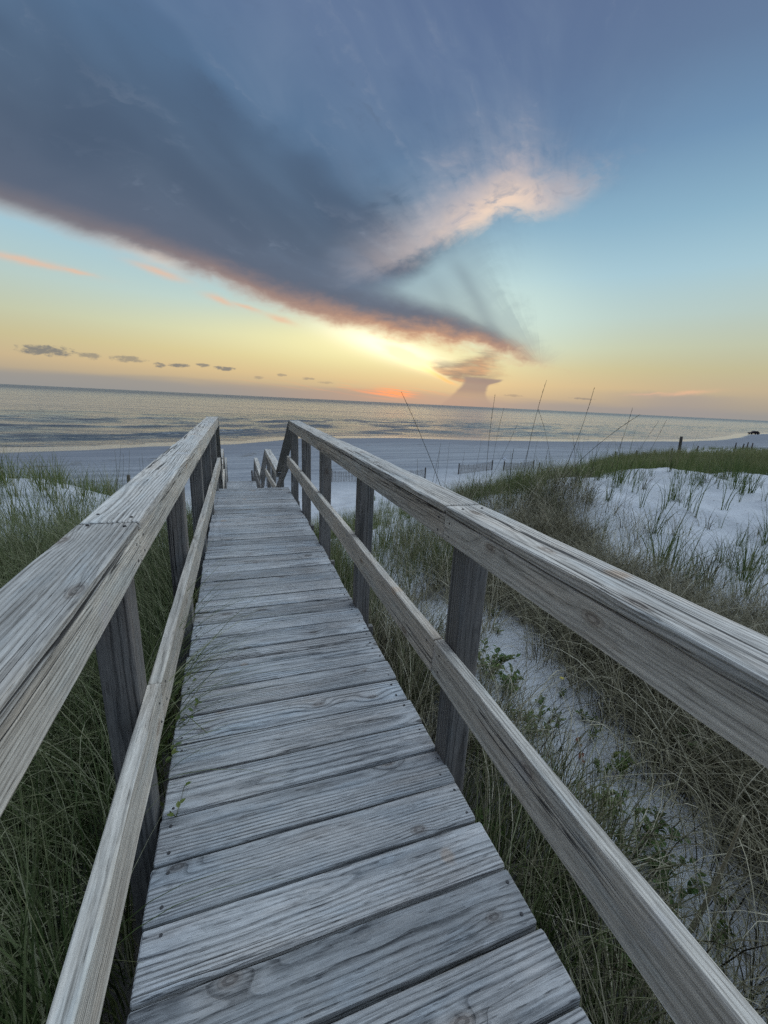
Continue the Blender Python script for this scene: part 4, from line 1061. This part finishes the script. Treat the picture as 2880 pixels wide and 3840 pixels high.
def gpos(px, py, z=-.7):
    p = at_z(px, py, z)
    for _ in range(4): p = at_z(px, py, gz(p[0], p[1]))
    return (p[0], p[1], gz(p[0], p[1]))
leafy_plant(gpos(1830, 2530), 16, .2, .05, .24, 'bushy dark green leafy plant beside the nearest right post')
leafy_plant(gpos(1905, 2600), 10, .16, .05, .2, 'dark green leafy plant just below the bushy one on the sand')
leafy_plant(gpos(2265, 3060), 9, .14, .045, .08, 'light green leafy plant with crowded small leaves beside the lower right rail', rv=(.5, 1))
leafy_plant(gpos(2330, 2910), 7, .12, .04, .07, 'small bright leafy plant in the middle of the sand strip', rv=(.4, 1))
leafy_plant(gpos(2255, 2905), 4, .10, .035, .06, 'tiny leafy sprig left of the bright plant on the sand strip')
leafy_plant(gpos(2450, 3150), 6, .13, .048, .11, 'leafy plant with large pointed green leaves on the sand', rv=(.1, .6))
leafy_plant(gpos(2480, 3290), 7, .12, .045, .11, 'large leaved plant just below the pointed one on the sand', rv=(.0, .5))
leafy_plant(gpos(2520, 3400), 6, .11, .042, .11, 'dark leaved plant beside the thick pale grass stem', rv=(.0, .4))
leafy_plant(gpos(2370, 3230), 4, .10, .05, .08, 'low leafy sprig tucked against the lower right rail', rv=(.1, .5))
leafy_plant(gpos(2350, 3650), 12, .16, .055, .14, 'leafy plant under the lower right rail near the photo bottom', rv=(.1, .6))
leafy_plant(gpos(1790, 3150, -.5), 7, .14, .05, .1, 'leafy plant in the grass beside the right deck edge', rv=(.2, .7))
leafy_plant(gpos(2600, 2850), 9, .16, .05, .12, 'leafy plant half buried in the dry grass mound', rv=(.1, .6))
leafy_plant(gpos(2200, 2700), 5, .07, .032, .09, 'low green leafy creeper sprig on the white sand right of the boardwalk', 'creeper_sprig', 'plant', 'low creeper sprigs on the sand', rv=(.1, .9))
sprig = [o for o in SC.objects if o.name.startswith('creeper_sprig')][0]
for _ in range(26):
    y_ = random.uniform(.3, 3.4); x_ = 1.56 + .10 * y_ + random.gauss(0, .30)
    if x_ < .95: continue
    o = copy_tree(sprig); o.location = (x_, y_, gz(x_, y_)); o.rotation_euler = (0, 0, random.uniform(0, 6.28)); k = random.uniform(.6, 1.4); o.scale = (k, k, k * random.uniform(.7, 1.3))
# creeper at the left deck edge
root = empty('creeping_vine', T3((-0.36, 1.2, -0.1)))
tag(root, 'yellow green creeping vine climbing over the left deck edge', 'vine')
lm = MB()
for i in range(7):
    y0 = U(.0, .65, 1)[0]
    pts = np.array([[-.06, y0, -.35], [-.02, y0 + .03, -.12], [.05 + U(-.02, .03, 1)[0], y0 + .08, .03], [.07 + U(0, .07, 1)[0], y0 + U(-.1, .15, 1)[0], .13 + U(-.03, .05, 1)[0]], [.09 + U(0, .12, 1)[0], y0 + U(-.12, .2, 1)[0], .117]])
    sm_ = MB(); sm_.tube(pts, np.linspace(.0025, .0012, 5), 5, rnd=np.full(25, .9), tt=np.full(25, .6)); sm_.build('stem', M_LEAF, root, True)
    for k in range(9):
        q = random.uniform(.2, 4); j = int(min(3, q)); p = pts[j] + (pts[j + 1] - pts[j]) * (q - j)
        la = random.uniform(0, 2 * PI)
        leaf_geo(lm, p, (math.cos(la), math.sin(la), random.uniform(-.2, .6)), random.uniform(.016, .032), .014, np.array([0, 0, 1.0]), random.uniform(.5, 1))
lm.build('leaves', M_LEAF, root)
# thick pale stem
b = np.array(gpos(2590, 3490)); m = MB()
tip = at_dist(2788, 3060, np.linalg.norm(b[:2]) * 1.02)
t = np.linspace(0, 1, 10)[:, None]; pts = (tip - b) * t + np.array([.05, 0, 0]) * (t * (1 - t)) * 2
m.tube(pts, np.linspace(.010, .004, 10), 6, rnd=np.full(60, 1.0), tt=np.full(60, .9))
o = m.build('beach_grass_stalk', M_DRY, None, True); o.location = b
tag(o, 'thick pale straw coloured stem rising from the sand at far right bottom', 'grass stem')
# yellow flower, dead leaves, shell scrap
def small_flower(loc):
    m = MB()
    for k in range(5):
        a = k * 2 * PI / 5
        leaf_geo(m, np.array([0, 0, .12]), (math.cos(a), math.sin(a), .35), .02, .016, np.array([0, 0, 1.0]), .5)
    root = empty('flower', loc); m.build('petals', M_FLOWER, root)
    s = MB(); s.tube([(0, 0, -.01), (.005, 0, .06), (0, 0, .12)], .0015, 5, rnd=np.full(15, .3), tt=np.full(15, .1)); s.build('stem', M_LEAF, root)
    tag(root, 'tiny yellow flower above the sand beyond the lower right rail', 'flower')
small_flower(gpos(2097, 2600))
for px, py, lb in ((2160, 2790, 'small red brown dead leaf, upper of two on the sand strip'), (2170, 2850, 'curled red brown dead leaf, lower of two on the sand strip')):
    m = MB(); leaf_geo(m, np.zeros(3), (1, .3, .35), .05, .028, np.array([0, 0, 1.0]), random.random()); leaf_geo(m, np.array([.01, -.01, .0]), (-.4, -.8, .3), .045, .026, np.array([.3, 0, 1.0]), random.random())
    o = m.build('dead_leaf', M_DEAD); g_ = gpos(px, py); o.location = (g_[0], g_[1], g_[2] + .012); tag(o, lb, 'dead leaf')
# ------------------------------------------------------------------ sand fences, posts, gull, far car
def picket_fence(pts, H, label, posts_at=None, spacing=0.115, bury=.25):
    p0 = np.array(pts[0]); root = empty('sand_fence', (p0[0], p0[1], gz(p0[0], p0[1])))
    org = np.array(root.location)
    sl = MB(); wr = MB()
    P = [np.array(p) for p in pts]
    wp = []
    for a, b in zip(P[:-1], P[1:]):
        L = np.linalg.norm(b - a); n = max(2, int(L / spacing))
        for i in range(n + 1):
            q = a + (b - a) * i / n
            sag = -.10 * 4 * (i / n) * (1 - i / n)
            z = gz(q[0], q[1]); lean = random.uniform(-.03, .03)
            wd = np.array([*((b - a) / L), 0]) * .02; th = np.array([-(b - a)[1] / L, (b - a)[0] / L, 0]) * .006
            zt = z + H + sag + random.uniform(-.03, .03); zb = z - bury
            lo = np.array([q[0], q[1], zb]); hi = np.array([q[0] + lean, q[1], zt])
            c = [lo - wd - th, lo + wd - th, lo + wd + th, lo - wd + th, hi - wd - th, hi + wd - th, hi + wd + th, hi - wd + th]
            sl.add(np.array(c) - org, [(0, 3, 2, 1), (4, 5, 6, 7), (0, 1, 5, 4), (1, 2, 6, 5), (2, 3, 7, 6), (3, 0, 4, 7)])
            wp.append(np.array([q[0], q[1], z + H * .55 + sag]) - org)
    wr.tube(wp, .006, 4); wr.tube([w + np.array([0, 0, H * .3]) for w in wp], .006, 4)
    sl.build('pickets', M_FENCE, root); wr.build('wire', M_WIRE, root)
    for p in (posts_at if posts_at is not None else P):
        z = gz(p[0], p[1]); m = MB()
        m.tube([np.array([p[0], p[1] - .06, z - .4]) - org, np.array([p[0] + random.uniform(-.03, .03), p[1] - .06, z + H + .12]) - org], .055, 8)
        m.build('fence_post', M_STAKE, root)
    tag(root, label, 'fence', 'sand fences along the dune foot')
def xy(px, py, z):
    for _ in range(12):
        p = at_z(px, py, z); z = 0.5 * z + 0.5 * gz(p[0], p[1])
    return p[:2]
picket_fence([xy(948, 1818, -4.0), xy(1052, 1830, -4.0)], .85, 'short picket sand fence beyond the foot of the stairs')
picket_fence([xy(1240, 1806, -3.8), xy(1345, 1806, -3.75), xy(1495, 1800, -3.75), xy(1592, 1797, -3.75)], .85, 'long picket sand fence seen behind the right handrail posts')
picket_fence([xy(1718, 1778, -3.65), xy(1843, 1762, -3.6)], .85, 'picket sand fence panel standing alone right of the gap in the fences')
picket_fence([xy(1887, 1764, -3.55), xy(1998, 1758, -3.5)], .8, 'picket sand fence panel with the pale gull on its end post')
def single_post(loc, H, r, name, label, group=None, leanx=0.0, mat=None, square=False, bury=.4):
    m = MB()
    t = np.array([0, .3, .6, .97, 1.0]); pts = [(leanx * q, 0, -bury + (H + bury) * q) for q in t]
    m.tube(pts, [r, r, r * .97, r * .95, r * .8], 4 if square else 9)
    o = m.build(name, mat or M_STAKE, None, not square); o.location = loc
    tag(o, label, 'post', group)
p = at_z(2016, 1752, -3.5)
single_post((p[0], p[1], gz(p[0], p[1])), 1.05, .06, 'fence_post', 'leaning dark fence post just right of the gull fence panel', None, .18)
b = at_y(2545, 1712, 18.0); z0 = gz(b[0], b[1]); tp = at_y(2556, 1637, 18.0)
single_post((b[0], b[1], z0), tp[2] - z0, .085, 'wooden_post', 'tall lone wooden post rising from the ridge grass', None, tp[0] - b[0])
FP = [(2310, 1693), (2332, 1700), (2388, 1689), (2412, 1695), (2455, 1687), (2522, 1680), (2618, 1672), (2762, 1660), (2790, 1664), (2806, 1658), (2824, 1661)]
for (fx, fy) in FP:
    q = at_z(fx, fy, -2.2); z0 = gz(q[0], q[1])
    single_post((q[0], q[1], z0), -2.2 - z0, .09, 'fence_post', 'small weathered fence post in the far row along the dune foot', 'far row of fence posts', random.uniform(-.05, .12))
q = at_y(478, 1790, 20.0); z0 = gz(q[0], q[1])
single_post((q[0], q[1], z0), q[2] - z0 + .1, .07, 'wooden_post', 'short brown wooden post on the sand beyond the left handrail', None, .04)

# gull with raised wings on the end post
M_GULL = plain_mat('pale_feathers', (0.62, 0.64, 0.68, 1), .6, .15); M_GDARK = plain_mat('dark_feathers', (0.09, 0.09, 0.1, 1), .6, .15)
q = np.array([*xy(1887, 1764, -3.55), 0]); q[2] = gz(q[0], q[1]) + .93
gull = empty('gull', q); tag(gull, 'pale gull with raised wings on the end post of a picket fence', 'bird')
m = MB(); ts = np.linspace(0, 1, 11)
m.tube([(-.24 + .56 * t, 0, .12 + .10 * math.sin(PI * .5 * (1 - t)) - .03 * t) for t in ts], [.02 + .085 * math.sin(PI * min(1, t * 1.05)) ** .7 if t > 0 else .015 for t in ts], 10)
hd = [(-.30 + .14 * t, 0, .27 + .03 * math.sin(PI * t)) for t in ts]
m.tube([(-.22 + .06 * t, 0, .19 + .1 * t) for t in ts[::2]], np.linspace(.05, .045, 6), 8)
m.build('body', M_GULL, gull, True)
m = MB(); m.tube([(-.27 + .13 * t, 0, .30 - .01 * t) for t in ts], [.012 + .042 * math.sin(PI * t) for t in ts], 9); m.tube([(-.33, 0, .288), (-.27, 0, .297)], [.004, .014], 6)
m.build('head', M_GDARK, gull, True)
for sg in (-1, 1):
    m = MB(); pts = []
    for i, (x_, z_, c_) in enumerate([(0, .2, .12), (.05 * sg, .33, .12), (.13 * sg, .46, .10), (.24 * sg, .58, .07), (.33 * sg, .66, .015)]):
        yb = .05 * sg
        pts += [(x_ * 1.0 + .02, yb, z_), (x_ + c_ + .02, yb, z_ - .03), (x_ + .02, yb + .012, z_), (x_ + c_ + .02, yb + .012, z_ - .03)]
    F = []
    for i in range(4):
        o_ = i * 4
        F += [(o_, o_ + 1, o_ + 5, o_ + 4), (o_ + 2, o_ + 6, o_ + 7, o_ + 3), (o_ + 1, o_ + 3, o_ + 7, o_ + 5), (o_, o_ + 4, o_ + 6, o_ + 2)]
    m.add(pts, F); m.build('wing', M_GULL if sg < 0 else M_GULL, gull)
m = MB()
for yy in (-.03, .03): m.tube([(0, yy, .16), (.0, yy, 0.03)], .007, 5)
m.build('legs', M_GDARK, gull)

# dark car parked far along the beach
M_CAR = plain_mat('dark_red_paint', (0.045, 0.022, 0.022, 1), .35, .15); M_GLASS = plain_mat('dark_glass', (0.02, 0.022, 0.025, 1), .1, .1); M_TYRE = plain_mat('tyre_rubber', (0.02, 0.02, 0.02, 1), .9, .1)
q = at_z(2826, 1626, -4.75)
car = empty('parked_car', (q[0], q[1], gz(q[0], q[1])), math.radians(-28)); tag(car, 'dark car with a pale roof parked far away on the beach', 'car')
m = MB(); prof_ = [(-2.0, .35), (-2.05, .75), (-1.6, .95), (-.9, 1.0), (-.45, 1.5), (1.2, 1.52), (1.85, 1.0), (2.0, .8), (1.98, .35)]
V = [(x_, s_ * (.85 if z_ < 1.2 else .68), z_) for s_ in (-1, 1) for x_, z_ in prof_]; n = len(prof_)
m.add(V, [tuple(range(n))[::-1], tuple(range(n, 2 * n))] + [(i, (i + 1) % n, n + (i + 1) % n, n + i) for i in range(n)]); m.build('body', M_CAR, car)
m = MB(); m.box((.38, 0, 1.56), (1.5, 1.25, .06)); m.build('roof', M_SCRAP, car)
m = MB()
for s_ in (-1, 1): m.add([(-.75, s_ * .84, 1.05), (1.5, s_ * .84, 1.05), (1.15, s_ * .73, 1.44), (-.4, s_ * .73, 1.44)], [(0, 1, 2, 3)])
m.build('window', M_GLASS, car)
for x_ in (-1.3, 1.3):
    for s_ in (-1, 1):
        m = MB(); m.tube([(x_, s_ * .68, .34), (x_, s_ * .9, .34)], .34, 16); m.build('wheel', M_TYRE, car)

SC.cycles.max_bounces = 6; SC.cycles.diffuse_bounces = 3; SC.cycles.glossy_bounces = 3; SC.cycles.transmission_bounces = 3
SC.cycles.use_adaptive_sampling = True; SC.cycles.adaptive_threshold = 0.01
SC.cycles.use_denoising = False
